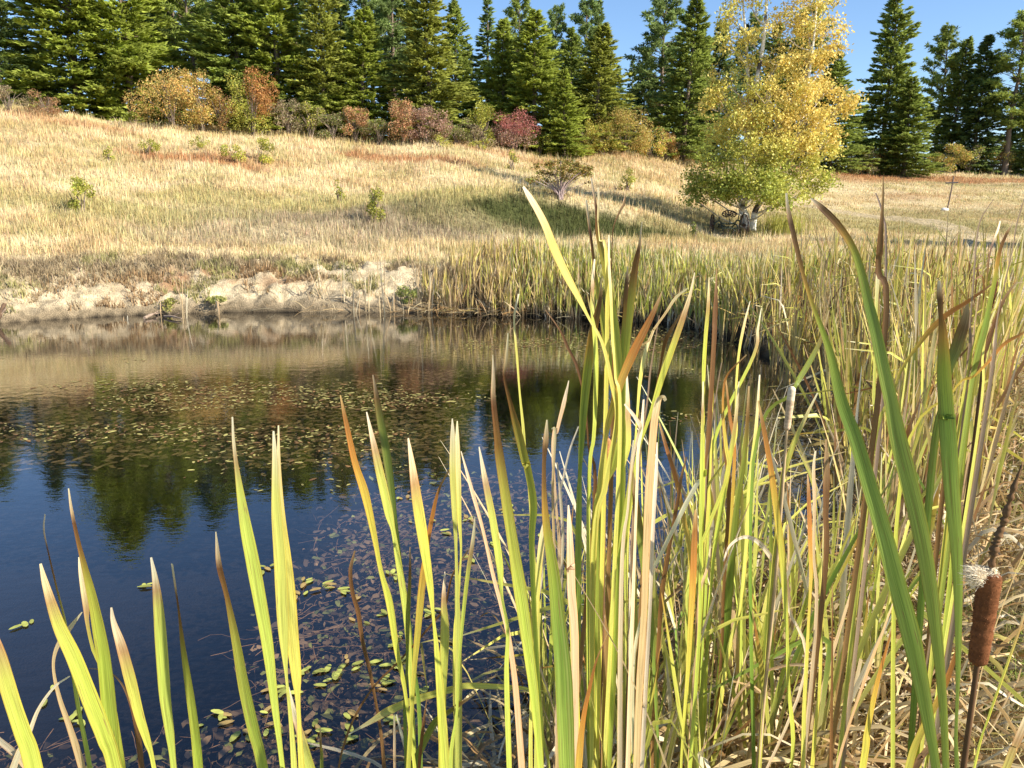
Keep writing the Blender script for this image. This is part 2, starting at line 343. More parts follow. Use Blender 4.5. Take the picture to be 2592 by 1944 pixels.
pcol = np.array([.45, .36, .22])*(.8+.5*fbm(px*2, py*2, 12)[:, None]); pcol = pcol+(np.array([.36, .30, .12])-pcol)*(sstep(.5, 1, ew)*.6)[:, None]
tag(mk('path', np.c_[px, py, pz], FP, M_GROUND, pcol, smooth=True), kind='structure')

# ---------------------------------------------------------------- grass
def blades(n, xs, ys, hgt, wid, cols, lean=.35, segs=2, mb=None, z=None):
    z = H(xs, ys) if z is None else z
    az = rng.uniform(0, 2*pi, n); fx = np.cos(az); fy = np.sin(az)
    la = rng.uniform(0, 2*pi, n); lm = np.abs(rng.normal(0, lean, n))*hgt; lx = np.cos(la)*lm; ly = np.sin(la)*lm
    V = np.zeros((n, 2*segs+1, 3)); 
    for k in range(segs):
        s = k/segs; ww = wid*(1-.5*s)
        cx = xs+lx*s*s; cy = ys+ly*s*s; cz = z+hgt*s-.02
        V[:, 2*k] = np.stack([cx-fx*ww/2, cy-fy*ww/2, cz], -1); V[:, 2*k+1] = np.stack([cx+fx*ww/2, cy+fy*ww/2, cz], -1)
    V[:, -1] = np.stack([xs+lx, ys+ly, z+hgt*np.sqrt(np.maximum(.1, 1-(lm/hgt)**2*.5))], -1)
    b = np.arange(n)[:, None]*(2*segs+1); q = []
    for k in range(segs-1): q.append(b+np.array([[2*k, 2*k+1, 2*k+3, 2*k+2]]))
    tr = b+np.array([[2*segs-2, 2*segs-1, 2*segs]])
    Fs = ([np.vstack(q)] if q else [])+[tr]
    C = np.repeat(cols[:, None], 2*segs+1, 1); C = C*np.linspace(.8, 1.12, 2*segs+1)[None, :, None]
    return V.reshape(-1, 3), Fs, C.reshape(-1, 3)
def meadow():
    n = 560000
    Yr = 15.2*(75/15.2)**(rng.uniform(0, 1, n)**.9)
    t = rng.uniform(tcol(-350), tcol(2500), n); x = t*Yr; y = Yr
    d = sdf(x, y); k = (d > (.45+.75*fbm(x*1.2, y*1.2, 8))) | ((d > .3) & (fbm(x*2.1, y*2.1, 19) > .56) & (rng.uniform(0, 1, n) < .6))
    c = landcol(x, y)
    sandy = np.zeros(n)
    for px, py, rx, ry, pc_, s in PATCH:
        if pc_ is SAND: sandy = np.maximum(sandy, 1-sstep(.5, 1.2, ((x-px)/rx)**2+((y-py)/ry)**2))
    k &= rng.uniform(0, 1, n) > sandy*.93
    q = pc[np.argmin(np.abs(pc[:, 1][None, ::4]-y[:, None]), 1)*4]; k &= ~((np.abs(x-q[:, 0]) < .9) & (x > 4) & (rng.uniform(0, 1, n) < .6))
    cl = fbm(x*1.3, y*1.3, 40); k &= rng.uniform(0, 1, n) < .35+1.1*cl
    im = atv(1571, 512, 27.2); k &= ~((np.abs(x-im[0]) < .8) & (y > 24.6) & (y < 27.7) & (rng.uniform(0, 1, n) < .85))
    x, y, c, cl = x[k], y[k], c[k], cl[k]; n = len(x)
    hgt = (.08+.20*cl*rng.uniform(.3, 1.25, n)+.22*(rng.uniform(0, 1, n) < .04))*(1-.55*sstep(8, 14, x)*(1-sstep(45, 60, y)))
    edge = 1-sstep(1.2, 3.5, sdf(x, y)); hgt = hgt*(1-.45*edge)
    wid = .004+.00062*y
    c = c*rng.uniform(.68, 1.28, n)[:, None]*(1+rng.normal(0, .06, (n, 3)))
    V, Fs, C = blades(n, x, y, hgt, wid, c, lean=.28)
    tag(mk('meadow_grass', V, Fs, M_GRASS, C), 'dry straw coloured grass covering the hillside meadow', 'grass', kind='stuff')
meadow()
def neargrass():
    n = 90000
    x = rng.uniform(.6, 12.5, n); y = 1.2*(16/1.2)**rng.uniform(0, 1, n); d = sdf(x, y)
    q = pc[np.argmin(np.abs(pc[:, 1][None, ::4]-y[:, None]), 1)*4]; dp = np.abs(x-q[:, 0])
    k = (d > .35) & (dp > .55) & (x/y < .95)
    x, y, d, dp = x[k], y[k], d[k], dp[k]; n = len(x)
    dry = fbm(x*1.1, y*1.1, 71); 
    gcol = np.array([.30, .38, .08]); dcol = np.array([.66, .52, .25])
    m = sstep(.38, .6, dry+.25*(1-sstep(1, 3.2, d))-.12)[:, None]; c = gcol*(1-m)+dcol*m
    pick = rng.uniform(0, 1, n) < .3; c[pick] = dcol
    c = c*rng.uniform(.7, 1.25, n)[:, None]
    hgt = rng.uniform(.08, .24, n)*(1-.4*(d > 3)); wid = .0035+.0006*y
    V, Fs, C = blades(n, x, y, hgt, wid, c, lean=.9, segs=3)
    tag(mk('bank_grass', V, Fs, M_GRASS, C), 'short matted green and yellow grass on the near right bank', 'grass', kind='stuff')
neargrass()
def bankscrub():
    n = 60000; x = rng.uniform(-11.5, 1.2, n); y = rng.uniform(13.6, 18.6, n); d = sdf(x, y); q = fbm(x*1.3, y*2.2, 91, 5); lo = .62+.35*fbm(x*.7, y*.2, 92)
    k = (d > lo) & (d < 2.4) & (q > .40); low = (d > .12) & (d < lo) & (fbm(x*2.3, y*3.2, 94) > .60); k |= low
    x, y, q, d = x[k], y[k], q[k], d[k]; n = len(x)
    c = np.array([.38, .29, .17])*np.ones((n, 1)); u = fbm(x*.9, y*1.5, 93)
    rust = (np.abs(x+6.5+rng.normal(0, .6, n)) < 2.4) & (d < 1.1); c[rust] = (.40, .26, .13); gr = (u > .6); c[gr] = (.36, .33, .13); c = c*rng.uniform(.55, 1.25, n)[:, None]
    V, Fs, C = blades(n, x, y, rng.uniform(.06, .22, n)*(.5+q), rng.uniform(.012, .024, n), c, .7, 2)
    tag(mk('bank_weeds', V, Fs, M_GRASS, C), 'low brown and rusty weeds along the lip of the far sandy bank', 'weeds', kind='stuff')
bankscrub()

# ---------------------------------------------------------------- cattail blades
def lin(h): return np.array([(v/255.)**2.2 for v in h])
PAL = {  # stops: metres from the tip, colour
 'L': [(0, (.80, .72, .52)), (.028, (.72, .60, .36)), (.045, (.42, .26, .12)), (.075, (.52, .52, .10)), (.12, (.52, .57, .095)), (.8, (.46, .54, .085)), (1.6, (.34, .42, .08))],
 'K': [(0, (.80, .70, .50)), (.03, (.60, .42, .24)), (.042, (.14, .055, .025)), (.08, (.24, .12, .03)), (.13, (.40, .38, .06)), (.24, (.46, .54, .08)), (1.5, (.38, .48, .08))],
 'Y': [(0, (.80, .74, .54)), (.03, (.70, .60, .32)), (.08, (.60, .56, .13)), (.2, (.60, .58, .12)), (.8, (.52, .54, .11)), (1.6, (.5, .45, .14))],
 'G': [(0, (.55, .42, .24)), (.03, (.22, .12, .04)), (.07, (.22, .26, .045)), (.3, (.20, .32, .05)), (1.6, (.24, .34, .06))],
 'D': [(0, (.74, .64, .44)), (.03, (.40, .24, .12)), (.04, (.12, .06, .03)), (.09, (.22, .11, .035)), (.13, (.46, .26, .05)), (.19, (.32, .36, .05)), (.34, (.21, .31, .055)), (.52, (.34, .44, .08)), (1.6, (.40, .48, .08))],
 'O': [(0, (.50, .34, .16)), (.03, (.26, .11, .03)), (.08, (.46, .19, .04)), (.15, (.56, .42, .07)), (.28, (.58, .58, .10)), (1.0, (.46, .50, .10)), (1.6, (.5, .42, .14))],
 'B': [(0, (.45, .28, .14)), (.05, (.20, .09, .035)), (.3, (.26, .13, .05)), (.7, (.40, .24, .10)), (1.6, (.46, .32, .15))],
 'T': [(0, (.80, .68, .46)), (.05, (.66, .46, .26)), (.2, (.58, .40, .22)), (.8, (.66, .50, .28)), (1.6, (.7, .55, .32))],
 'P': [(0, (.86, .78, .60)), (.1, (.80, .70, .48)), (1.6, (.76, .64, .40))],
 'R': [(0, (.70, .52, .28)), (.06, (.50, .32, .13)), (.2, (.74, .58, .21)), (.6, (.78, .64, .25)), (1.6, (.66, .5, .24))],
 'Q': [(0, (.62, .46, .24)), (.08, (.58, .46, .14)), (.3, (.62, .60, .12)), (1.6, (.56, .52, .15))],
 'S': [(0, (.40, .28, .20)), (.3, (.32, .22, .15)), (1.6, (.36, .30, .16))],
}
def palcol(k, s):
    st = PAL[k]; a = [p[0] for p in st]; return np.stack([np.interp(s, a, [p[1][i] for p in st]) for i in range(3)], -1)
def ribbon(mb, P, W, C, rot=0., keel=.16, face=None):
    """P (n,3) centre line from tip to root, W widths; the flat side turned towards the open water"""
    n = len(P); T = np.gradient(P, axis=0); T /= np.linalg.norm(T, axis=1)[:, None]+1e-9
    ref = np.array([0, 1., 0]) if face is None else face
    A = np.cross(T, ref); A /= np.linalg.norm(A, axis=1)[:, None]+1e-9; B = np.cross(A, T)
    r = np.broadcast_to(np.asarray(rot, float), (n,))[:, None]
    A2 = A*np.cos(r)+B*np.sin(r); B2 = -A*np.sin(r)+B*np.cos(r); h = (W/2)[:, None]
    us = np.array([-1, -.86, -.45, 0, .45, .86, 1.]); ks = keel*(1-us**2); m = 7
    V = (P[:, None]+A2[:, None]*h[:, None]*us[None, :, None]+B2[:, None]*h[:, None]*ks[None, :, None]).reshape(-1, 3)
    L = np.concatenate([[0], np.cumsum(np.linalg.norm(np.diff(P, axis=0), axis=1))])
    U = np.stack([np.tile((us+1)/2, n), np.repeat(L, m)], -1)
    i = np.arange(n-1)[:, None]*m; j = np.arange(m-1)[None]; Fq = np.stack([i+j, i+j+1, i+m+1+j, i+m+j], -1).reshape(-1, 4)
    Cv = np.repeat(C, m, 0); em = np.tile(np.array([(.9, .6, .45), (1, .95, .9), (1.04, 1.04, 1.04), (.88, .9, .85), (1.04, 1.04, 1.04), (1.1, 1.02, .95), (1.35, 1.0, .7)]), (n, 1))
    mb.add(V, Fq, Cv*em, U)
def ribbon_small(mb, P, W, C, rot=0., keel=.16, face=None):
    """the same with three columns, for blades a few pixels wide"""
    n = len(P); T = np.gradient(P, axis=0); T /= np.linalg.norm(T, axis=1)[:, None]+1e-9
    ref = np.array([0, 1., 0]) if face is None else face
    A = np.cross(T, ref); A /= np.linalg.norm(A, axis=1)[:, None]+1e-9; B = np.cross(A, T)
    r = np.broadcast_to(np.asarray(rot, float), (n,))[:, None]; h = (W/2)[:, None]
    A2 = A*np.cos(r)+B*np.sin(r); B2 = -A*np.sin(r)+B*np.cos(r)
    V = np.stack([P-A2*h, P+B2*h*keel, P+A2*h], 1).reshape(-1, 3)
    L = np.concatenate([[0], np.cumsum(np.linalg.norm(np.diff(P, axis=0), axis=1))]); U = np.stack([np.tile([0, .5, 1], n), np.repeat(L, 3)], -1)
    i = np.arange(n-1)[:, None]*3; j = np.arange(2)[None]; Fq = np.stack([i+j, i+j+1, i+4+j, i+3+j], -1).reshape(-1, 4)
    mb.add(V, Fq, np.repeat(C, 3, 0)*np.tile([.95, .9, 1.12], n)[:, None], U)
CROP = {1: (0, 1000, 1.757), 2: (500, 1000, 1.757), 3: (1100, 1000, 1.757), 4: (1700, 1000, 1.758), 5: (1200, 450, 2.211), 6: (1900, 450, 2.212), 7: (2350, 1300, 2.574)}
def trace(spec):
    o = []; c = None
    for tok in spec.split():
        if ':' in tok: cid, tok = tok.split(':'); c = CROP[int(cid)]
        a = [float(v) for v in tok.split(',')]
        o.append((c[0]+a[0]/c[2], c[1]+a[1]/c[2], a[2]/c[2]))
    return o
def traced_leaf(parent, spec, D, pal, rot, root, name='leaf', lean=0.):
    q = trace(spec); n = len(q)
    d = np.array([D*(1+lean*(1-k/(n-1))) for k in range(n)])
    P = np.array([at(a, b, dd_) for (a, b, w_), dd_ in zip(q, d)]); W = np.array([w_*dd_/F*.92 for (a, b, w_), dd_ in zip(q, d)])
    last = P[-1]; gz = float(H(root[0], root[1]))-.04
    down = last[2]-gz
    if down > .08:
        tx = last-P[-2]; tx = tx/(abs(tx[2])+1e-6); k = min(down, .5)
        mid = last+np.array([np.clip(tx[0], -.5, .5)*.35*k, 0, -k*.45])
        rt = np.array([root[0]+(last[0]-root[0])*.35, root[1]+rng.uniform(-.03, .03), gz])
        if down > .5: P = np.vstack([P, mid, rt]); W = np.r_[W, max(W[-1], .010), .014]
        else: P = np.vstack([P, rt]); W = np.r_[W, .013]
    m = max(14, int(len(P)*5)); PW = bez(np.c_[P, W], m); P2 = PW[:, :3]; W2 = np.clip(PW[:, 3], .0012, .06)
    s = np.concatenate([[0], np.cumsum(np.linalg.norm(np.diff(P2, axis=0), axis=1))])
    C = palcol(pal, s*(1.55 if pal == 'D' else .68)*rng.uniform(.7, 1.4)/D**.5)*rng.uniform(.85, 1.08)*np.array([rng.uniform(.92, 1.06), 1, rng.uniform(.85, 1.1)])
    W2 = W2*(1+.10*(fbm(s*22, np.full(len(s), D*17.+rot), 5, 2)-.5))
    # ragged, scorched margins and freckles
    C = C*(1+.10*(fbm(s*14, np.full(len(s), D*31.), 3)-.5)[:, None])
    mb = MB(); Pl = P2-np.array(parent.location); rr = rot+.25*np.sin(s*3+D*9)
    rr = rr+(.35 if pal in 'LYOT' else 0); ribbon(mb, Pl, W2/np.maximum(.6, np.abs(np.cos(rr))), C, rr)
    return mb.build(name, M_BLADE, parent, smooth=True, uv=True)
def spike(parent, top, bot, r0, r1, col, stalk_to, sr=.004, tail=None, fluff=False, pale=False):
    """a cattail flower spike: felted cylinder, its stalk down to the root, withered tip above"""
    loc = np.array(parent.location); top = np.array(top)-loc; bot = np.array(bot)-loc
    n = 26; s = np.linspace(0, 1, n); P = top+(bot-top)*s[:, None]; ax = np.array([1, 0, 0.]); P = P+ax*(.03*np.sin(s*pi)*(r0))[:, None]
    R = (r0+(r1-r0)*s)*np.minimum(1, (np.minimum(s, 1-s)*16+.12))**.45*(1+.025*np.sin(s*40+1)+.02*rng.normal(0, 1, n))
    C = np.tile(col, (n, 1))*(1+.12*rng.normal(0, 1, n))[:, None]
    if pale: C[:8] = C[:8]*.4+np.array([.75, .66, .5])*.6
    mb = MB(); tube(mb, P, R, C, 22)
    # short felt fibres standing off the surface
    nf = 2600 if fluff else 500; sf = rng.uniform(.02, .98, nf); an = rng.uniform(0, 2*pi, nf)
    d_ = (bot-top)/np.linalg.norm(bot-top); A = np.cross(d_, [0, 1, 0]); A /= np.linalg.norm(A); B = np.cross(d_, A)
    nr_ = np.cos(an)[:, None]*A+np.sin(an)[:, None]*B; rr = np.interp(sf, s, R); b0 = top+(bot-top)*sf[:, None]+nr_*(rr*.97)[:, None]
    tip = b0+nr_*(rr*.10)[:, None]+rng.normal(0, .0006, (nf, 3)); sd_ = np.cross(nr_, rng.normal(0, 1, (nf, 3))); sd_ /= np.linalg.norm(sd_, axis=1)[:, None]; sd_ *= r0*.03
    V = np.stack([b0-sd_, b0+sd_, tip], 1).reshape(-1, 3); mb.add(V, np.arange(nf*3).reshape(-1, 3), np.repeat(np.tile(col, (nf, 1))*rng.uniform(.7, 1.7, nf)[:, None], 3, 0))
    if fluff:   # two pale nicks where the felt has split
        for s0, a0 in ((.60, .4), (.78, .1)):
            nf = 420; sf = s0+rng.normal(0, .006, nf); an = a0-pi/2+.9+rng.normal(0, .42, nf); nr_ = np.cos(an)[:, None]*A+np.sin(an)[:, None]*B; b0 = top+(bot-top)*sf[:, None]+nr_*(np.interp(sf, s, R)*.97)[:, None]
            tip = b0+nr_*.0022+rng.normal(0, .0012, (nf, 3)); sd_ = np.cross(nr_, rng.normal(0, 1, (nf, 3))); sd_ /= np.linalg.norm(sd_, axis=1)[:, None]; sd_ *= .0004
            mb.add(np.stack([b0-sd_, b0+sd_, tip], 1).reshape(-1, 3), np.arange(nf*3).reshape(-1, 3), np.tile([.72, .5, .3], (nf*3, 1)))
    mb.build('flower_spike', M_FELT, parent, smooth=True)
    rt = np.array(stalk_to)-loc; mb = MB()
    Pp = bez([bot+(top-bot)*.03, bot+(rt-bot)*.3+np.array([.004, 0, 0]), bot+(rt-bot)*.6, rt], 16); tube(mb, Pp, np.linspace(sr*.8, sr*1.5, 16), (.13, .07, .035) if not pale else (.5, .36, .2), 8)
    mb.build('stalk', M_BARK, parent, smooth=True)
    if tail is not None:
        tl = [np.array(p)-loc for p in tail]; Pt = bez([top+(bot-top)*.02]+tl, 60); Rt = np.interp(np.linspace(0, 1, 60), [0, .15, .7, 1], [sr*.6, sr*1.1, sr*.9, sr*.4])*(1+.45*rng.uniform(-1, 1, 60))
        mb = MB(); tube(mb, Pt, Rt, (.16, .09, .045), 8); mb.build('withered_tip', M_FELT, parent)
    if fluff:
        nf = 11000; u = rng.normal(0, 1, (nf, 3)); u /= np.linalg.norm(u, axis=1)[:, None]; u[:, 2] *= .75
        cth = rng.uniform(0, 1, nf)
        c0 = top+np.array([.0, 0, -.001])+np.outer(cth**1.6, (bot-top)*.09)
        left = rng.uniform(0, 1, nf) < .38
        c0[left] += np.array([-.008, 0, -.002]); ln = rng.uniform(.003, .011, nf)*rng.uniform(.5, 1.2, nf); ln[left] *= 1.5
        u[left] += np.array([-.9, 0, .15]); tipp = c0+u*ln[:, None]; mid = c0+u*(ln*.5)[:, None]+rng.normal(0, .0026, (nf, 3))
        sd_ = np.cross(u, rng.normal(0, 1, (nf, 3))); sd_ /= np.linalg.norm(sd_, axis=1)[:, None]; sd_ *= .00026
        V = np.stack([mid-sd_*1.4, mid+sd_*1.4, tipp+sd_*.6, c0], 1).reshape(-1, 3); b = np.arange(nf)[:, None]*4
        mb = MB(); mb.add(V, np.vstack([b+np.array([[0, 1, 2]]), b+np.array([[0, 3, 1]])]), np.repeat(np.tile([.92, .82, .64], (nf, 1))*rng.uniform(.75, 1.1, nf)[:, None], 4, 0))
        mb.build('seed_fluff', M_GRASS, parent)

FG = [  # name-depth-label, leaves: (palette, turn, spec)
 (1.05, 'cattail at far left, two broad lime blades crossing low and a kinked brown one', [
  ('L', .35, '1:180,750,8 205,850,25 260,1020,45 330,1170,58 400,1350,68 470,1530,70 510,1659,62'),
  ('K', .3, '1:305,415,6 318,510,14 345,640,20 375,760,30 410,900,48 440,1050,65 465,1200,75 485,1400,80 505,1659,76'),
  ('L', .1, '1:352,720,8 360,800,20 382,940,28 405,1100,16'),
  ('K', -.5, '1:200,530,9 195,600,13 215,700,13 250,850,18 290,1010,24 320,1200,36 350,1400,52 400,1659,62'),
  ('T', .2, '1:365,965,5 300,1050,26 250,1130,18 238,1220,13 265,1350,20 310,1480,28 365,1659,36')]),
 (1.0, 'cattail in the bottom left corner, one lime blade over pale curled dry ones', [
  ('L', .35, '1:-90,900,10 -50,1050,40 0,1180,50 50,1350,55 100,1500,60 150,1659,66'),
  ('P', .2, '1:310,1250,8 240,1300,13 170,1400,17 120,1530,24 60,1659,36'),
  ('T', .1, '1:-60,1490,30 0,1540,30 60,1590,34 115,1655,34')]),
 (1.3, 'short lime cattail blade with an arching brown one, third clump from the left', [
  ('L', .35, '1:495,945,8 505,1010,24 540,1120,44 580,1270,50 620,1430,42 655,1540,30 685,1659,18'),
  ('B', .1, '1:395,1215,4 480,1230,8 545,1290,14 590,1400,24 615,1520,34 630,1659,30')]),
 (1.3, 'single straight lime cattail blade with a blunt white tip, left half of the water', [
  ('L', .4, '1:672,722,8 690,820,26 705,950,44 720,1150,52 735,1350,46 755,1500,36 772,1659,24')]),
 (1.3, 'slender cattail blade with a narrow wavy brown neck below its white tip', [
  ('K', .1, '1:765,750,11 775,820,12 795,960,12 815,1130,30 840,1300,44 865,1480,50 882,1659,52')]),
 (1.15, 'cattail blade with a long dark scorched neck and white tip, left of the tallest pair', [
  ('K', .3, '1:960,608,5 975,760,30 1010,900,26 1050,1100,46 1085,1300,60 1130,1500,66 1168,1659,62')]),
 (1.25, 'tall single lime cattail blade curving right, just left of the twin bladed one', [
  ('L', .4, '2:155,97,7 160,200,13 175,330,20 210,560,48 245,740,58 275,900,56 310,1100,50 340,1350,34 378,1659,20')]),
 (1.2, 'cattail with twin upright yellow green blades pressed together, a short one at its foot', [
  ('Y', .35, '2:338,160,8 345,300,27 350,500,44 365,700,58 375,900,58 385,1080,46 395,1250,14 415,1450,20 430,1659,28'),
  ('Y', .5, '2:360,135,6 362,350,20 375,550,32 395,750,48 410,900,52 425,1100,52 440,1250,42 450,1420,18'),
  ('L', .3, '2:405,1298,6 425,1400,28 455,1500,36 492,1659,62'),
  ('G', 0, '2:545,1475,6 548,1560,14 552,1659,22')]),
 (2.1, 'withered twisted brown cattail stem standing alone over the weedy water', [
  ('B', .2, '2:700,692,8 680,780,20 690,880,20 715,970,24 735,1100,20 765,1220,18 790,1350,14 815,1500,16 830,1659,20')]),
 (1.8, 'cattail of three slim green blades leaning left in front of the dark tree reflection', [
  ('O', .2, '2:635,0,5 660,120,20 700,300,28 745,440,38 785,620,28 815,780,22 855,930,36 885,1130,28 920,1300,20 945,1500,14'),
  ('L', .4, '2:752,75,5 775,180,20 810,340,38 850,520,40 870,600,22 890,720,28 925,950,32 945,1200,24 960,1500,20'),
  ('G', .1, '2:780,-90,6 805,60,34 835,230,42 860,400,38 880,560,22 905,800,28 935,1000,30 955,1180,22'),
  ('G', 0, '2:945,675,5 945,800,16 935,1000,24 932,1200,15')]),
 (1.7, 'cattail with one straight lime blade and a hooked brown dry one beside it', [
  ('L', .4, '2:937,192,7 950,280,22 975,460,44 1005,650,44 1035,850,30 1050,1000,14 1070,1200,32 1085,1400,44 1100,1659,54'),
  ('O', .1, '2:1120,330,8 1070,430,14 1040,560,22 1020,680,22 1000,830,36 980,1050,34 960,1280,22 938,1659,26'),
  ('L', -.2, '2:1100,785,5 1095,900,25 1100,1050,46 1095,1200,44 1090,1350,38'),
  ('B', 0, '2:1020,1350,4 1000,1500,18 985,1659,18')]),
 (1.8, 'forked pair of yellow blades above a long lime blade bent flat across the stems', [
  ('Y', .3, '2:1133,105,5 1135,200,26 1135,350,30 1145,560,24 1150,700,14 1155,900,24 1160,1200,38 1155,1659,50'),
  ('Y', .3, '2:1155,115,5 1155,230,25 1160,400,28 1165,560,20 1172,700,10 1160,900,14'),
  ('Y', .1, '2:670,1510,4 775,1450,26 840,1410,42 930,1370,40 1050,1330,38 1150,1305,36 3:150,1293,34 330,1300,26 420,1310,14 470,1360,14 480,1500,14'),
  ('G', .2, '2:1235,1330,8 1130,1400,30 1060,1450,38 1010,1540,38 960,1659,40')]),
 (1.95, 'thin brown cattail stem arching down to the left over the water', [
  ('B', 0, '3:150,690,8 80,800,9 2:1100,940,11 1050,1010,11 900,1180,11 790,1290,11 700,1430,12 650,1560,12 628,1659,12'),
  ('T', 0, '2:875,1420,8 876,1540,14 877,1659,15'), ('P', 0, '2:885,1420,8 905,1500,17 930,1590,18 950,1659,16')]),
 (1.3, 'cattail with a very broad green blade under a dark tip, beside two thin brown stems', [
  ('K', .25, '5:105,990,4 108,1120,24 108,1240,32 130,1450,42 3:290,280,46 320,480,50 355,700,58 385,900,66 420,1150,58 445,1350,50 472,1659,36'),
  ('L', .4, '3:198,230,5 225,380,28 260,560,35 290,760,34 300,900,14 325,1050,18 320,1250,26 332,1659,30'),
  ('T', .1, '3:118,250,5 165,420,18 215,600,15 260,800,18 300,950,20 330,1080,24 360,1300,30 388,1659,36'),
  ('L', 0, '3:180,540,4 170,650,20 150,780,22 130,950,20 112,1150,16 100,1400,14')]),
 (1.75, 'slim cattail with a white spear tip and two brown blades over the reflected shore', [
  ('K', -.2, '5:190,870,8 180,1020,24 170,1120,16 205,1270,28 245,1420,50 290,1600,54 3:410,310,38 440,480,38 432,640,30 440,900,26 460,1300,26'),
  ('Y', .4, '5:250,650,11 230,740,14 225,820,12 240,1000,14 255,1200,12 275,1400,18 290,1600,16 3:420,400,16 440,700,16'),
  ('B', .1, '5:400,740,5 480,850,12 530,960,16 570,1040,18 600,1150,14 625,1300,14 640,1500,12'),
  ('Y', .5, '3:500,520,8 480,620,34 462,800,32 450,1000,24 440,1200,16')]),
 (.85, 'closest cattail, a wide dark green blade with brown shoulders in the bottom centre', [
  ('D', -.1, '3:500,110,7 495,200,28 487,300,20 488,450,26 500,600,42 530,800,62 550,1000,78 570,1200,90 580,1400,95 588,1659,92'),
  ('T', .3, '3:595,490,7 600,600,30 605,750,44 608,850,46'),
  ('L', .4, '3:603,700,16 612,900,48 620,1100,48 628,1400,44 640,1659,40'),
  ('O', .2, '3:770,1060,4 720,1180,14 690,1300,24 660,1450,34 640,1659,44')]),
 (2.0, 'thin curled tan cattail leaves, hooked at the top, left of the tall central clump', [
  ('T', 0, '3:522,148,8 536,160,14 530,300,14 525,450,12 532,650,14 545,900,14'),
  ('P', 0, '3:640,140,6 600,250,10 565,400,10 540,480,9 500,600,9 480,800,9'),
  ('T', .1, '5:530,1135,5 505,1250,26 480,1350,24 460,1430,20 3:535,150,20 525,250,14 540,500,14'),
  ('P', .2, '3:545,300,8 560,450,14 570,650,16 560,900,14')]),
 (1.8, 'tallest central cattail clump, blades fanning from the stem, one leaning far left over the meadow', [
  ('Y', .45, '5:275,50,14 310,105,34 355,180,42 400,270,46 450,400,50 520,550,46 590,680,32 640,780,16 720,930,22 770,1150,28 800,1350,34 3:760,400,34'),
  ('K', 0, '5:655,0,9 665,60,13 685,180,16 695,320,28 730,480,38 760,650,42 790,850,50 805,1050,56 815,1250,46 820,1450,40 3:800,300,36'),
  ('K', -.1, '5:628,125,12 640,230,15 660,380,16 680,560,20 710,720,34 740,920,40 780,1150,35 800,1350,30'),
  ('Y', .2, '5:695,55,10 698,130,16 694,230,12 700,330,8'),
  ('B', 0, '5:847,105,10 838,150,14 815,190,12 780,280,6 772,400,6 765,600,8 770,800,10'),
  ('Y', .4, '5:755,320,4 755,480,18 765,650,20 775,900,20 790,1100,16'),
  ('K', -.25, '5:940,245,4 925,380,18 905,480,34 885,620,42 870,780,40 855,950,32 842,1080,24 835,1300,24'),
  ('D', -.3, '5:860,495,7 852,600,22 850,720,30 840,900,38 830,1050,32 825,1300,26'),
  ('L', .5, '5:675,455,10 665,560,22 660,700,25 668,800,26 682,1000,34 678,1300,30 670,1450,26'),
  ('D', -.1, '5:712,565,7 705,680,22 680,800,42 660,900,50 635,1080,56 615,1280,50 600,1500,34 592,1659,24 3:642,500,30 637,900,36 635,1200,36'),
  ('O', -.2, '5:1052,635,4 1010,740,30 950,860,46 890,980,56 830,1120,50 780,1270,45 745,1400,36 720,1550,28 3:735,400,26'),
  ('L', .5, '5:855,1100,10 858,1300,40 862,1500,38 3:830,350,30 815,600,24 800,900,20')]),
 (2.0, 'cattail with two lime blades leaning right, tan tips against the dark far water', [
  ('L', .45, '5:1235,530,6 1210,650,22 1170,780,40 1110,950,48 1050,1120,48 1000,1290,36 960,1400,26 3:900,280,24 860,600,22'),
  ('T', .2, '5:1200,615,5 1130,670,20 1070,760,17 1010,845,16 985,900,14'),
  ('Y', .4, '5:1010,840,14 960,970,30 930,1130,28 915,1300,18 900,1500,16'),
  ('B', 0, '5:1165,745,5 1110,840,20 1070,920,22 1045,1040,14 1020,1200,12'),
  ('S', 0, '5:1037,770,6 1000,1000,9 985,1100,12 970,1250,11 940,1450,12 920,1659,12')]),
 (1.6, 'broad tan dead cattail leaf folded over at its top, right of the central clump', [
  ('T', .25, '3:1028,25,14 1015,8,24 995,25,40 980,100,48 970,200,48 955,400,52 945,620,48 938,800,44 930,1000,40 915,1250,46 905,1450,40'),
  ('P', .4, '3:930,20,10 920,150,20 905,250,18 900,400,16 890,700,16'),
  ('P', .1, '3:990,210,6 985,350,20 970,600,22 960,900,20'),
  ('P', .2, '3:845,40,8 885,90,18 915,140,20 905,180,14 880,300,14 860,500,14')]),
 (1.9, 'green cattail clump with an olive blade leaning left, in front of the deep blue water', [
  ('L', .1, '3:885,200,7 870,400,30 850,550,40 820,750,32 790,950,24 770,1200,24'),
  ('G', .3, '3:880,330,7 900,520,38 935,760,46 960,980,38 975,1200,22 985,1400,16 992,1659,15'),
  ('O', 0, '3:1000,125,8 1030,230,18 1075,380,22 1110,560,25 1135,700,22 1140,950,18'),
  ('P', .3, '3:1180,375,16 1170,390,24 1120,480,26 1060,600,22 1000,720,22 960,800,20 930,950,16'),
  ('B', 0, '3:1120,275,6 1095,380,14 1080,480,16 1040,700,20 1010,900,24 990,1200,20')]),
 (1.75, 'upright cattail blade with a burnt forked tip, alone at the edge of the open water', [
  ('O', .35, '3:1160,510,12 1156,620,36 1150,800,42 1140,1000,36 1125,1250,26 1105,1500,16 1096,1659,15'),
  ('L', .2, '3:1195,-60,8 1190,200,19 1185,500,20 1180,800,15'),
  ('T', 0, '3:1230,640,5 1215,760,14 1180,880,16 1170,1100,14')]),
 (2.2, 'two parallel upright cattail blades, left lime and right brown, against the shaded far bank', [
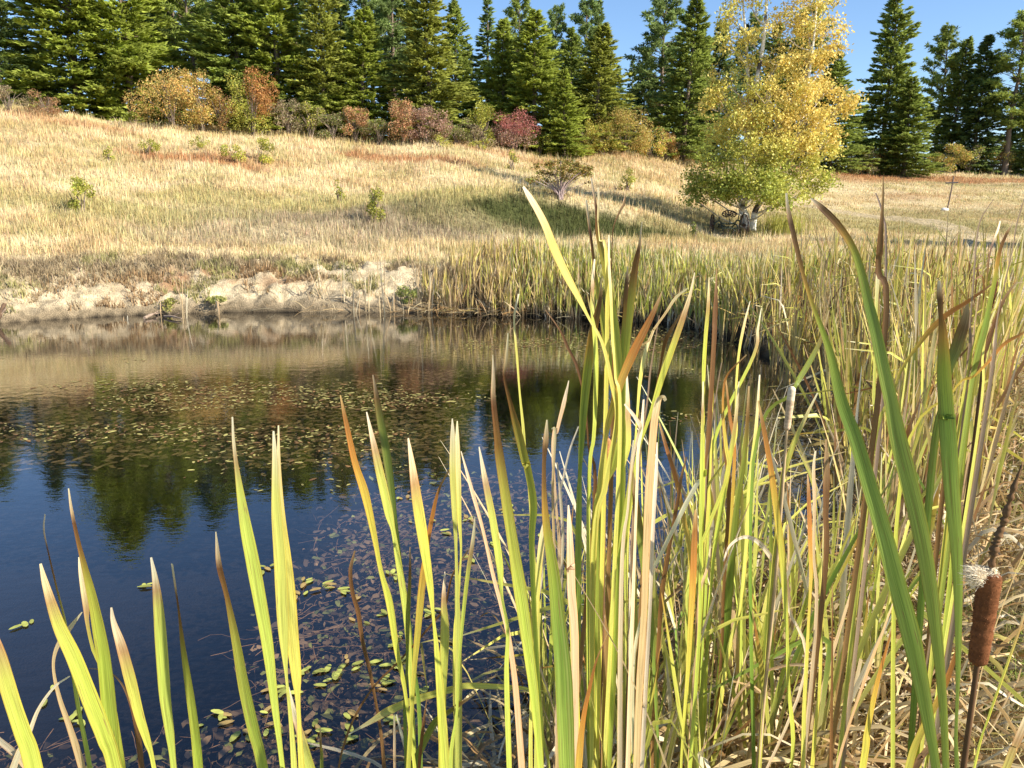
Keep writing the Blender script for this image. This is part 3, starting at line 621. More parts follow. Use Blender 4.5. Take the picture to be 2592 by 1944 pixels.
  ('L', .4, '5:1315,555,5 1310,720,28 1295,900,35 1285,1100,35 1285,1350,20 1285,1659,28 3:1200,350,20 1190,700,16'),
  ('B', .1, '5:1358,505,5 1352,700,28 1347,800,32'), ('Y', .4, '5:1349,760,24 1345,900,36 1335,1100,32 1330,1350,18 1320,1659,22'),
  ('S', 0, '5:1385,1035,6 1350,1250,9 1320,1500,11 1300,1659,10')]),
 (2.2, 'green cattail clump leaning right at the black inlet, a brown arched leaf beside', [
  ('O', .1, '5:1525,990,9 1420,1100,15 1395,1200,16 1395,1350,20 1410,1500,28 1420,1659,34 4:160,600,30'),
  ('Y', .4, '5:1545,690,6 1510,830,34 1480,1000,30 1462,1250,26 1455,1500,26 4:140,450,24 130,700,18'),
  ('L', .3, '6:60,730,6 40,850,24 15,1000,34 4:190,200,24 165,500,24 150,900,20'),
  ('L', -.1, '4:300,-60,8 280,150,24 240,400,30 200,620,28 180,800,20'),
  ('G', -.1, '4:345,-40,8 335,150,22 320,300,28 290,500,32 270,700,38 245,1000,44 215,1300,44'),
  ('Y', .4, '4:392,-90,10 375,150,28 345,400,34 330,700,42 300,950,44 250,1150,42 215,1400,30'),
  ('B', 0, '4:225,90,8 240,250,22 255,400,24 245,650,20 230,900,16'),
  ('O', .2, '4:240,-80,8 260,100,20 280,250,22 262,600,20')]),
 (1.9, 'cattail blade with an orange brown top bending right beside the pale seed head', [
  ('O', .3, '4:385,25,8 410,150,24 440,320,32 465,500,38 490,700,40 505,900,32 515,1100,22 520,1300,26 532,1659,34'),
  ('Y', .1, '4:650,-10,8 600,90,20 550,200,28 510,310,32 490,400,24 470,600,20'),
  ('G', .3, '6:440,740,5 395,900,28 330,1030,38 270,1130,40 235,1200,26')]),
 (1.7, 'Y shaped cattail with two brown tipped blades in front of the black inlet', [
  ('O', .3, '4:605,352,9 610,450,32 615,600,36 620,800,26 610,1000,20 600,1200,26 590,1400,28 585,1659,30'),
  ('B', .2, '4:687,195,7 690,320,35 688,440,37 686,520,30'), ('Y', .4, '4:686,470,24 684,560,36 680,700,34 672,850,30 665,1100,24 658,1300,22 638,1500,30 625,1659,30'),
  ('T', .1, '4:640,250,14 632,330,22 636,500,22 632,700,18')]),
 (2.0, 'dead cattail leaves arching like hoops over the litter, right of centre', [
  ('P', .2, '4:230,740,8 260,670,14 320,632,20 380,650,24 440,720,25 490,820,22 520,950,16'),
  ('T', .1, '4:668,1218,12 590,1200,24 500,1205,22 400,1240,20 300,1330,20 200,1490,18 120,1645,14'),
  ('B', .1, '4:664,1222,8 540,1290,19 400,1400,20 240,1560,16 150,1659,14')]),
 (1.6, 'reddish brown thin cattail stem between tan dead leaves near the bottom right', [
  ('B', 0, '4:715,850,5 715,1100,10 712,1400,17 710,1659,20'),
  ('T', .2, '4:992,905,14 940,1050,34 900,1150,40 830,1350,32 780,1500,26 735,1659,26'),
  ('O', .2, '4:995,990,12 950,1150,30 910,1300,44 870,1500,50 850,1659,56')]),
 (.95, 'leftmost of three big green blades at right, with a cream and dark brown tip', [
  ('D', -.25, '6:200,85,12 208,170,22 225,250,30 260,400,28 300,560,22 350,720,25 400,850,32 450,1000,48 4:757,30,58 820,200,68 880,400,75 940,600,82 1000,830,88 1060,1050,88 1110,1280,72 1150,1500,52 1175,1659,42')]),
 (.95, 'middle of three big green blades at right, its brown tip bent far left', [
  ('D', -.35, '6:338,115,10 400,170,34 470,240,40 530,320,42 580,410,42 620,530,48 660,700,58 700,860,65 740,1050,74 785,1250,80 4:1010,200,80 1060,400,80 1110,620,75 1150,850,66 1180,1080,52 1205,1350,38 1220,1659,30')]),
 (1.1, 'straight dark green cattail blade with a bent white tip, rightmost of the three big blades', [
  ('D', -.45, '6:1055,575,14 1058,640,30 1062,720,26 1066,780,24 1075,850,40 1080,980,56 1085,1150,70 1100,1350,76 4:1225,100,65 1245,400,60 1265,650,46 1275,900,32 1275,1200,20 1265,1500,14')]),
 (1.8, 'dark brown topped cattail blade standing above the right hand reeds', [
  ('B', 0, '6:742,-8,6 742,80,14 738,180,17 730,300,30 722,420,38 716,520,34'), ('Y', .2, '6:718,450,24 712,560,32 705,700,26 700,900,24 690,1200,24'),
  ('S', 0, '6:700,85,6 725,150,10 745,230,10 757,320,12 756,700,12 750,1000,12'),
  ('O', -.2, '6:1400,560,6 1220,690,24 1100,765,34 1000,860,34 930,950,22 860,1050,20 800,1200,18')]),
 (1.7, 'brown and orange cattail leaves leaning right at the edge of the green path', [
  ('S', 0, '6:1531,120,8 1490,260,11 1470,380,10 1430,560,10 1380,800,10'),
  ('S', 0, '6:1362,118,5 1290,230,8 1265,350,11 1255,480,13 1230,800,13'),
  ('K', .1, '6:1398,242,9 1385,290,17 1365,340,14 1340,420,11 1325,540,12 1300,800,12'),
  ('D', .2, '6:1472,250,5 1430,320,24 1390,430,30 1370,560,32 1340,700,40 1310,850,48 1270,1000,46 1230,1200,34'),
  ('B', 0, '6:1497,568,5 1420,680,20 1370,800,24 1320,950,30 1260,1080,28 1210,1250,22'),
  ('O', .1, '6:1600,800,8 1531,865,22 1420,930,38 1340,1020,34 1250,1110,24 1130,1200,18'),
  ('Y', .3, '6:1410,540,10 1395,620,26 1370,730,30 1330,850,24 1300,1000,24'),
  ('G', -.4, '6:1215,690,8 1205,780,40 1185,850,56 1150,960,60 1110,1060,50 1080,1250,36'),
  ('Y', .2, '6:1531,280,6 1470,420,10 1420,560,16 1390,700,12')]),
 (1.25, 'orange and green cattail leaf leaning right at the bottom, under the big brown spike', [
  ('O', .1, '4:1292,1060,12 1250,1200,34 1190,1350,44 1110,1500,50 1055,1659,56'),
  ('B', 0, '4:1195,1505,12 1170,1540,26 1120,1600,34 1085,1659,36')]),
 (.8, 'thick pale green cattail stems leaning right in the bottom right corner', [
  ('L', .3, '4:1640,750,20 1568,990,68 1480,1250,82 1410,1450,78 1350,1659,72'),
  ('L', -.3, '4:1640,1290,30 1568,1470,60 1530,1560,62 1490,1659,62')]),
]
fg_group = 'cattails in the near foreground'
for D, label, leaves in FG:
    ends = np.array([at(*trace(s)[-1][:2], D)[:2] for _, _, s in leaves]); root = np.array([np.median(ends[:, 0]), D])
    gz = float(H(root[0], root[1]))
    o = empty('cattail', (root[0], root[1], gz)); tag(o, label, 'cattail', fg_group)
    for k, (pal, rot, spec) in enumerate(leaves):
        rt = root.copy()
        # a leaf whose foot is well aside keeps its own foot in the clump
        traced_leaf(o, spec, D*(1+.02*((k*37) % 5-2)), pal, rot, rt, lean=.03*((k % 3)-1))
def spike_plant(label, D, top, bot, w0, w1, col, bottom, tail=None, fluff=False, pale=False, sr=.0045):
    def w_(t): s = trace(t)[0]; return at(s[0], s[1], D)
    b = w_(bottom); root = (b[0], b[1]); gz = float(H(*root)); o = empty('cattail', (b[0], b[1], gz)); tag(o, label, 'cattail', fg_group)
    spike(o, w_(top), w_(bot), w0*D/F/2, w1*D/F/2, np.array(col), (b[0], b[1], gz-.03) , sr, [w_(t) for t in tail] if tail else None, fluff, pale)
    return o
o = spike_plant('ripe brown cattail spike with white fluff bursting from its top, lower right', .92, '7:405,375,0', '7:318,985,0', 62, 50, (.175, .068, .028), '7:170,1800,0',
            ['7:430,240,0', '7:450,160,0', '7:490,60,0', '7:515,-30,0', '7:560,-180,0', '7:610,-320,0'], True, sr=.0042)
traced_leaf(o, '4:1620,560,4 1568,700,9 1500,870,12 1430,1060,14 1380,1230,11 1340,1450,10 1300,1659,10', .93, 'T', .1, (o.location[0], o.location[1]))
spike_plant('slim tan cattail spike half hidden in the tall central clump', 1.8, '3:770,192,0', '3:757,395,0', 19, 17, (.42, .20, .09), '3:745,900,0', ['3:748,172,0'])
spike_plant('pale fraying cattail spike shedding seed, left of the big green blades', 1.9, '6:232,1168,0', '6:202,1415,0', 21, 17, (.55, .40, .26), '4:455,700,0', None, False, True)
spike_plant('dark brown cattail spike among the orange leaves by the path', 1.75, '6:1372,575,0', '6:1342,730,0', 14, 13, (.10, .04, .02), '6:1300,1100,0')

# ---------------------------------------------------------------- the reed beds on the right and at the far shore
def proto_leaves(seed, n, hmin, hmax, pals, spread=.3, wid=(.010, .017)):
    r = np.random.default_rng(seed); out_ = []
    for k in range(n):
        h = r.uniform(hmin, hmax); az = r.uniform(0, 2*pi); ln = abs(r.normal(0, spread))*h*.5; b = np.array([r.normal(0, .025), r.normal(0, .025), -.05])
        bend = r.uniform(0, 1) < .16; m = 12; s = np.linspace(1, 0, m); P = np.zeros((m, 3))
        dx, dy = cos(az)*ln, sin(az)*ln
        P[:, 0] = b[0]+dx*s**1.7; P[:, 1] = b[1]+dy*s**1.7; P[:, 2] = b[2]+h*s
        if bend:
            kk = r.uniform(.5, .8); over = s > kk; q = (s-kk)*h
            P[over, 2] = b[2]+h*kk+q[over]*r.uniform(-.6, .3); a2 = az+r.normal(0, .5); P[over, 0] += np.cos(a2)*q[over]*.85; P[over, 1] += np.sin(a2)*q[over]*.85
        w_ = r.uniform(*wid); W = w_*np.minimum(1, (1-s)*3.2+.12)*(.75+.25*s)
        L = np.concatenate([[0], np.cumsum(np.linalg.norm(np.diff(P, axis=0), axis=1))]); C = palcol(pals[r.integers(len(pals))], L*r.uniform(.5, 1.1))*r.uniform(.8, 1.15)
        dead = np.array([.70, .52, .24]); C = C+(dead-C)*((1-sstep(.12, .5, P[:, 2]/h))*.8)[:, None]
        out_.append((P, W, C, r.uniform(0, 2*pi)))
    return out_
def leaves_mesh(ls, name, parent=None, mat=None):
    mb = MB()
    for P, W, C, a in ls: ribbon_small(mb, P, W, C, .3*np.sin(np.arange(len(P))*.4+a), face=np.array([cos(a), sin(a), 0]))
    return mb.build(name, M_BLADE, parent, smooth=True, uv=True)
REED_P = ['Y', 'Q', 'R', 'R', 'Y', 'T', 'R', 'B', 'O', 'Q', 'P', 'R']
def copyobj(o, parent=None):
    c = o.copy(); COL.objects.link(c); c.parent = parent; return c
r2 = np.random.default_rng(99)
_gx = np.arange(-14, 12, .1); _gy = np.arange(1.5, 24, .1); _X, _Y = np.meshgrid(_gx, _gy); _HZ = H(_X.ravel(), _Y.ravel()).reshape(_X.shape); _SD = sdf(_X.ravel(), _Y.ravel()).reshape(_X.shape)
def Hq(x, y): return _HZ[int(np.clip((y-1.5)/.1, 0, len(_gy)-1)), int(np.clip((x+14)/.1, 0, len(_gx)-1))]
def Sq(x, y): return _SD[int(np.clip((y-1.5)/.1, 0, len(_gy)-1)), int(np.clip((x+14)/.1, 0, len(_gx)-1))]
# near part of the bed: plants with their own leaves
protos = []
for s in range(7):
    root = empty('cattail', (0, 0, 0)); ls = proto_leaves(200+s, int(7+s % 3), .8, 1.62, ['L', 'Y', 'L', 'Q', 'O', 'K', 'T', 'P', 'Y', 'G'], .34, (.014, .024))
    for l in ls: leaves_mesh([l], 'leaf', root)
    protos.append([root, False])
farp = []
for s in range(10):
    o = leaves_mesh(proto_leaves(300+s, 9, 1.05, 1.75, REED_P, .34, (.019, .033)), 'cattail'); farp.append([o, False])
def place(pr, x, y, lab, grp, sc=1.):
    o, used = pr
    if used:
        c = o.copy(); COL.objects.link(c)
        for ch in o.children: copyobj(ch, c)
        o = c
    pr[1] = True
    o.location = (x, y, float(H(x, y))); o.rotation_euler = (r2.normal(0, .07), r2.normal(-.06, .08), r2.uniform(0, 6.28)); o.scale = (sc, sc, sc)
    t = r2.uniform(.85, 1.1); o.color = (t*r2.uniform(.95, 1.08), t, t*r2.uniform(.8, 1.), 1)
    tag(o, lab, 'cattail', grp); return o
spots = []
def fill(want, ylo, yhi, ok_, md_):
    tries = 0; k = 0
    while k < want and tries < 60000:
        tries += 1; y = ylo*(yhi/ylo)**(r2.uniform(0, 1)**.72); x = r2.uniform(.05, 8.5); d = float(Sq(x, y)); t = x/y
        if not ok_(x, y, d, t): continue
        md = md_(y)
        if any((x-a)**2+(y-b)**2 < md*md for a, b in spots): continue
        spots.append((x, y)); k += 1
fill(74, 1.75, 4.5, lambda x, y, d, t: (-.12 < d < 1.6) and .02 < t < .52 and not (.31 < t < .42 and y > 3.4) and not (t > .40 and r2.uniform() < .6), lambda y: .09)
fill(170, 4.6, 14.5, lambda x, y, d, t: (-.25 < d < 1.45+.1*y) and .22 < t < .64 and not (t < .43 and y < 9.4) and not (t > .60-.006*y and y < 9 and r2.uniform() < .75), lambda y: .10+.012*y)
for x, y in spots:
    if y < 4.6: place(protos[r2.integers(7)], x, y, 'yellowing cattail growing from the dry litter at the near end of the right reed bed', 'cattails at the near end of the right reed bed', r2.uniform(.5, .92))
    else: place(farp[r2.integers(10)], x, y, 'yellow green cattail packed in the tall reed bed along the right shore', 'cattails in the right shore reed bed', r2.uniform(.82, 1.04)*(1-.024*max(0, y-6)))
# every prototype must be used
for pr in protos+farp:
    if not pr[1]: place(pr, 4.4+r2.uniform(-.5, .5), 9+r2.uniform(-1, 1), 'yellow green cattail packed in the tall reed bed along the right shore', 'cattails in the right shore reed bed')
# masses of reeds: what is too many to count
def reed_mass(name, label, n, region, hr, pals, deadpals, wid, seed, grn=None):
    r = np.random.default_rng(seed); mb = MB(); k = 0; name_i = seed
    while k < n:
        x, y = region(r)
        if x is None: continue
        gz = max(float(Hq(x, y)), -.12)
        nl = r.integers(3, 6)
        for q in range(nl):
            dead = r.uniform() < .30; h = r.uniform(*hr)*(r.uniform(.35, .7) if dead else 1); az = r.uniform(0, 2*pi); ln = abs(r.normal(0, .17 if not dead else .35))*h
            m = 6; s = np.linspace(1, 0, m); P = np.stack([x+r.normal(0, .05)+cos(az)*ln*s**1.7, y+r.normal(0, .05)+sin(az)*ln*s**1.7, gz-.04+h*s*(1-.15*ln*s)], -1)
            W = r.uniform(*wid)*np.minimum(1, (1-s)*3+.15)*(.26+.74*sstep(.25, .6, s)); L = (1-s)*h; pl = (deadpals if dead else ['R', 'T', 'R', 'Q'] if (name_i == 5 and (x < .3+r.normal(0, .5) or r.uniform() < .25)) else pals)
            C = palcol(pl[r.integers(len(pl))], L*.9)*r.uniform(.75, 1.15)
            C = C+(np.array([.52, .40, .27])*r.uniform(.5, 1.1)-C)*((1-sstep(.3, .58, s))*.92)[:, None]
            ribbon_small(mb, P, W, C, 0, face=np.array([sin(az*3), cos(az*3), 0]))
        k += 1
    tag(mb.build(name, M_BLADE, smooth=True, uv=True), label, 'cattails', kind='stuff')
def reg_far(r):
    x = r.uniform(-1.9, 7.4); y = r.uniform(13.3, 20.5); d = Sq(x, y); wmax = 2.5*sstep(-2.2, .2, x)+.25
    if d < -.22 or d > wmax: return None, None
    if x < -.4 and r.uniform() < .45: return None, None
    return x, y
reed_mass('reed_bed', 'band of green and straw cattails along the far shore, dark between their stems', 2000, reg_far, (.55, .92), ['L', 'Q', 'Y', 'L', 'G', 'Y'], ['T', 'T', 'P', 'B'], (.018, .032), 5)
def reg_right(r):
    y = 3.4*(15/3.4)**r.uniform(0, 1); x = r.uniform(1.2, 8.4); d = Sq(x, y)
    if d < -.1 or d > 1.4+.11*y or x/y < .28 or x/y > .64-.004*y or (y < 9.6 and x/y < .44): return None, None
    return x, y
reed_mass('reed_bed', 'crowded undergrowth of dead and yellow cattails between the taller ones on the right shore', 430, reg_right, (.6, 1.25), ['R', 'Q', 'R', 'O', 'T', 'B'], ['T', 'P', 'T'], (.014, .026), 6)
# dead leaves lying on the bank
def litter(n, seed, name, label, reg, ln=(.25, .8), up=.22):
    r = np.random.default_rng(seed); mb = MB(); k = 0
    while k < n:
        p = reg(r)
        if p is None: continue
        x, y = p; az = r.uniform(0, 2*pi); l = r.uniform(*ln); m = 9; s = np.linspace(0, 1, m)
        cv = r.normal(0, .35); a = az+cv*s+(r.normal(0, .9) if r.uniform() < .35 else 0)*(s > r.uniform(.3, .8)); dx = np.cumsum(np.cos(a))*l/m; dy = np.cumsum(np.sin(a))*l/m; xx = x+dx; yy = y+dy
        gz = np.array([max(Hq(u, v), -.02) for u, v in zip(xx, yy)]); ar = abs(r.normal(0, up)); tl = r.normal(0, .12)
        z = gz+.012+r.uniform(0, .10)+ar*np.sin(s*pi)*l+np.abs(tl)*s*l
        P = np.stack([xx, yy, z], -1); W = r.uniform(.004, .018)*np.minimum(1, (1-s)*4+.2)
        base = np.array([(.80, .62, .32), (.70, .47, .21), (.86, .74, .48), (.42, .24, .09), (.62, .52, .14)][r.choice(5, p=[.30, .24, .16, .22, .08])]); C = np.tile(base*r.uniform(.5, 1.1), (m, 1))
        ribbon_small(mb, P, W, C, r.uniform(-.9, .9), face=np.array([0, 0, 1.])); k += 1
    tag(mb.build(name, M_BLADE, smooth=True, uv=True), label, 'litter', kind='stuff')
def reg_l1(r):
    y = 1.7*(9/1.7)**r.uniform(0, 1); x = r.uniform(-.2, 5.5); d = Sq(x, y)
    if d < -.02 or d > 2.3+.08*y or x/y > .68: return None
    if d > 1.6 and r.uniform() < .5: return None
    return x, y
litter(4600, 11, 'reed_litter', 'tangled bleached dead cattail leaves matted on the near bank', reg_l1)
def reg_l2(r):
    x = r.uniform(-5.5, 7); y = r.uniform(13, 17); d = Sq(x, y)
    if d < -.3 or d > .35 or (x < -2 and r.uniform() < .85) or (x > .2 and r.uniform() < .9): return None
    return x, y
litter(420, 12, 'reed_litter', 'fallen pale reeds lying at the foot of the far reed band', reg_l2, (.3, .9), .1)
# dry reeds standing singly at the far left shore
def dry_reed(vx, vy, h, n, seed, label, lean=0.):
    p = atz(vx, vy); p[2] = float(H(p[0], p[1])); r = np.random.default_rng(seed); o = empty('dry_reed', (p[0], p[1], max(p[2], -.05))); tag(o, label, 'reed', 'dry reeds standing at the far left shore')
    for k in range(n):
        hh = h*r.uniform(.6, 1); az = r.uniform(0, 2*pi); ln = abs(r.normal(0, .14))*hh; s = np.linspace(1, 0, 9); P = np.stack([lean*hh*s+cos(az)*ln*s**1.6+r.normal(0, .04), sin(az)*ln*s**1.6, hh*s-.05], -1)
        leaves_mesh([(P, .018*np.minimum(1, (1-s)*3+.2), palcol('P' if k % 2 else 'T', (1-s)*hh)*.95, r.uniform(0, 6))], 'leaf', o)
for k, (vx, vy, h, n, l, ln) in enumerate([
    (343, 684, .62, 3, 'pale broken reed at the far waterline, beside the green weeds', 0), (402, 688, .95, 4, 'tallest pale reed at the foot of the sandy bank, left shore', 0), (275, 692, .3, 3, 'low grey reed stub standing in the shallows at left', 0), (470, 680, .55, 3, 'short reed pair right of the green bank weeds', 0),
    (705, 672, 1.15, 3, 'thin reed leaning left where the sandy bank meets the reeds', -.35), (742, 673, .9, 4, 'straw reed tuft at the start of the sparse reeds', 0), (768, 676, .75, 5, 'short bundle of bleached reed stems in the shallows', 0), (795, 675, 1.5, 4, 'tall straw reed with an open top before the sandy mound', .02),
    (825, 676, 1.7, 4, 'tallest straw reed before the sandy mound', -.04), (850, 675, .8, 5, 'knee high bleached reed clump under the sandy mound', 0), (880, 678, .6, 5, 'low tangle of bleached reeds at the dark gap', .1), (905, 676, 1.9, 5, 'very tall straw reed at the left end of the far reed band', 0), (925, 678, 1.4, 6, 'dense straw reed at the left edge of the far reed band', .05)]): dry_reed(vx, vy, h, n, 700+k, l, ln)

# ---------------------------------------------------------------- pond plants
def leafshape(n=8):
    a = np.arange(n)*2*pi/n; return np.stack([np.cos(a), np.sin(a)*.42*(1-.15*np.cos(a))], -1)
LS = leafshape(8)
def pads(xs, ys, L, az, cols, z, cup=0.):
    n = len(xs); c, s = np.cos(az), np.sin(az)
    px = LS[None, :, 0]*L[:, None]/2; py = LS[None, :, 1]*L[:, None]/2
    V = np.stack([xs[:, None]+px*c[:, None]-py*s[:, None], ys[:, None]+px*s[:, None]+py*c[:, None], np.broadcast_to(z[:, None], px.shape)+cup*np.abs(py)+.0*px], -1)
    return V.reshape(-1, 3), np.arange(n*8).reshape(-1, 8), np.repeat(cols, 8, 0)
def floating():
    n = 60000
    y = rng.uniform(4.6, 14.8, n); x = rng.uniform(-9.5, 4.2, n)
    pn = fbm(x*.55+3, y*1.3, 90, 5); d = sdf(x, y)
    vy_c = y
    band = np.exp(-((y-8.7)/2.3)**2)*.95*sstep(-8.5, -4.2, x)*(1-sstep(-1.6, .6, x))
    band = np.maximum(band, np.exp(-((y-8.2)/.9)**2)*sstep(-9, -6.2, x)*.5)
    band = np.maximum(band, .75*sstep(11.2, 12.6, y)*sstep(-2.4, -.5, x))
    band = np.maximum(band, .42*np.exp(-((y-10.6)/1.6)**2)); band = np.maximum(band, .2*np.exp(-((y-5.2)/.8)**2)*sstep(-.6, .4, x))
    k = (d < -.1) & (pn*.6+.4*rng.uniform(0, 1, n) < band*.62) & (pn < .30+.34*band)
    x, y = x[k], y[k]; n = len(x); c = np.array([.40, .35, .11])*rng.uniform(.35, 1.3, n)[:, None]; b = rng.uniform(0, 1, n) < .38; c[b] = np.array([.26, .14, .05])*rng.uniform(.5, 1.2, b.sum())[:, None]
    V, F_, C = pads(x, y, np.clip(rng.lognormal(-3.2, .38, n), .016, .10), rng.uniform(0, 2*pi, n), c, rng.uniform(.002, .008, n), .1)
    tag(mk('floating_pondweed', V, F_, M_WEED, C), 'drifts of small yellow pondweed leaves floating on the middle of the pond', 'pondweed', kind='stuff')
floating()
def submerged():
    n = 26000; y = 2.2*(6.8/2.2)**rng.uniform(0, 1, n); x = rng.uniform(-4.8, 2.6, n); d = sdf(x, y); pn = fbm(x*1.1, y*1.1, 33, 4)
    edge = -d
    dens = np.clip(1.15-edge*.22, 0, 1)*(1-.75*sstep(-1.0, -2.6, x)*0)
    left = sstep(-.1, -.62, x/y); dens = dens*(1-left*sstep(2.7, 3.7, y))
    k = (d < -.05) & (pn*.7+.3*rng.uniform(0, 1, n) < dens*1.0)
    x, y, d = x[k], y[k], d[k]; n = len(x)
    z = -np.minimum(.015+rng.uniform(0, 1, n)**1.6*(.04-.18*d), .35); c = np.array([.23, .15, .075])*rng.uniform(.2, 1.4, n)[:, None]; g_ = rng.uniform(0, 1, n) < .2; c[g_] = np.array([.30, .31, .08])*rng.uniform(.4, 1.2, g_.sum())[:, None]
    V, F_, C = pads(x, y, rng.uniform(.03, .085, n), rng.uniform(0, 2*pi, n), c, z, .3); V[:, 2] += rng.normal(0, .006, len(V))
    mb = MB(); mb.add(V, F_, C)
    m2 = 60000; y2 = rng.uniform(6.2, 13.8, m2); x2 = rng.uniform(-9, 3, m2); q2 = fbm(x2*.5+3, y2*1.1, 90, 4); b2 = np.exp(-((y2-8.9)/2.2)**2)*sstep(-9, -5.5, x2)*(1-sstep(-1.2, 1.2, x2)); b2 = np.maximum(b2, .8*sstep(10.8, 12.4, y2)*sstep(-3, -1, x2))
    k2 = (sdf(x2, y2) < -.25) & (q2*.6+.4*rng.uniform(0, 1, m2) < b2*.66); x2, y2 = x2[k2], y2[k2]; m2 = len(x2); c2 = np.array([.19, .13, .05])*rng.uniform(.3, 1.4, m2)[:, None]
    mb.add(*pads(x2, y2, rng.uniform(.05, .13, m2), rng.uniform(0, 2*pi, m2), c2, -rng.uniform(.006, .09, m2), .1))
    r = np.random.default_rng(8)
    idx = r.choice(n, 2600)
    for q in idx:
        m = 6; a = r.uniform(0, 2*pi)+np.cumsum(r.normal(0, .25, m)); l = r.uniform(.12, .5)/m; P = np.stack([x[q]+np.cumsum(np.cos(a))*l, y[q]+np.cumsum(np.sin(a))*l, np.full(m, z[q])+np.cumsum(r.normal(0, .008, m))], -1)
        P[:, 2] = np.minimum(P[:, 2], -.008); tube(mb, P, .0022, np.array([.30, .17, .08])*r.uniform(.5, 1.3), 3, cap=False)
    tag(mb.build('submerged_pondweed', M_WEED), 'brown tangled pondweed seen just under the surface of the pond', 'pondweed', kind='stuff')
submerged()
def sprig(vx, vy, n, seed, label):
    p = atz(vx, vy, .004); r = np.random.default_rng(seed); o = empty('pondweed_sprig', p); tag(o, label, 'pondweed', 'pondweed sprigs floating near the bank')
    for k in range(n):
        a = r.uniform(0, 2*pi); q = r.uniform(.02, .075); c = np.array([.42, .44, .10])*r.uniform(.55, 1.15); 
        if r.uniform() < .25: c = np.array([.36, .25, .09])
        V, F_, C = pads(np.array([cos(a)*q]), np.array([sin(a)*q]), np.array([r.uniform(.045, .08)]), np.array([a+r.normal(0, .6)]), c[None], np.array([.002*k+.001]), .12)
        mk('leaf', V, F_, M_WEED, C, parent=o)
SP = [(545, 1218), (578, 1226), (655, 1262), (725, 1278), (770, 1298), (695, 1266), (848, 1240), (905, 1128), (920, 1118), (1010, 1120), (640, 1290), (836, 1330), (780, 1345), (860, 1385), (742, 1435), (700, 1450), (800, 1440), (720, 1470), (850, 1435), (880, 1450), (655, 1460), (930, 1320), (955, 1375), (900, 1500), (595, 1475), (620, 1490), (560, 1535), (600, 1560), (545, 1600), (655, 1600), (690, 1580), (770, 1590), (735, 1540), (820, 1480), (840, 1560), (60, 1350), (110, 1500), (150, 1560), (480, 1540), (510, 1585), (455, 1570), (330, 1268), (870, 1080), (960, 1150), (1080, 1180), (1100, 1100), (1010, 1210), (1180, 1160)]
for k, (vx, vy) in enumerate(SP):
    near_ = vy > 1430; sparse = vx < 500
    lab = ('small cluster of yellow green pondweed leaves floating low in the frame near the bank' if near_ and not sparse else 'lone pondweed leaves floating on the open water at left' if sparse else 'pondweed sprig floating amid the brown weeds beyond the cattails')
    sprig(vx, vy, 2+(k*7) % 4, 900+k, lab)

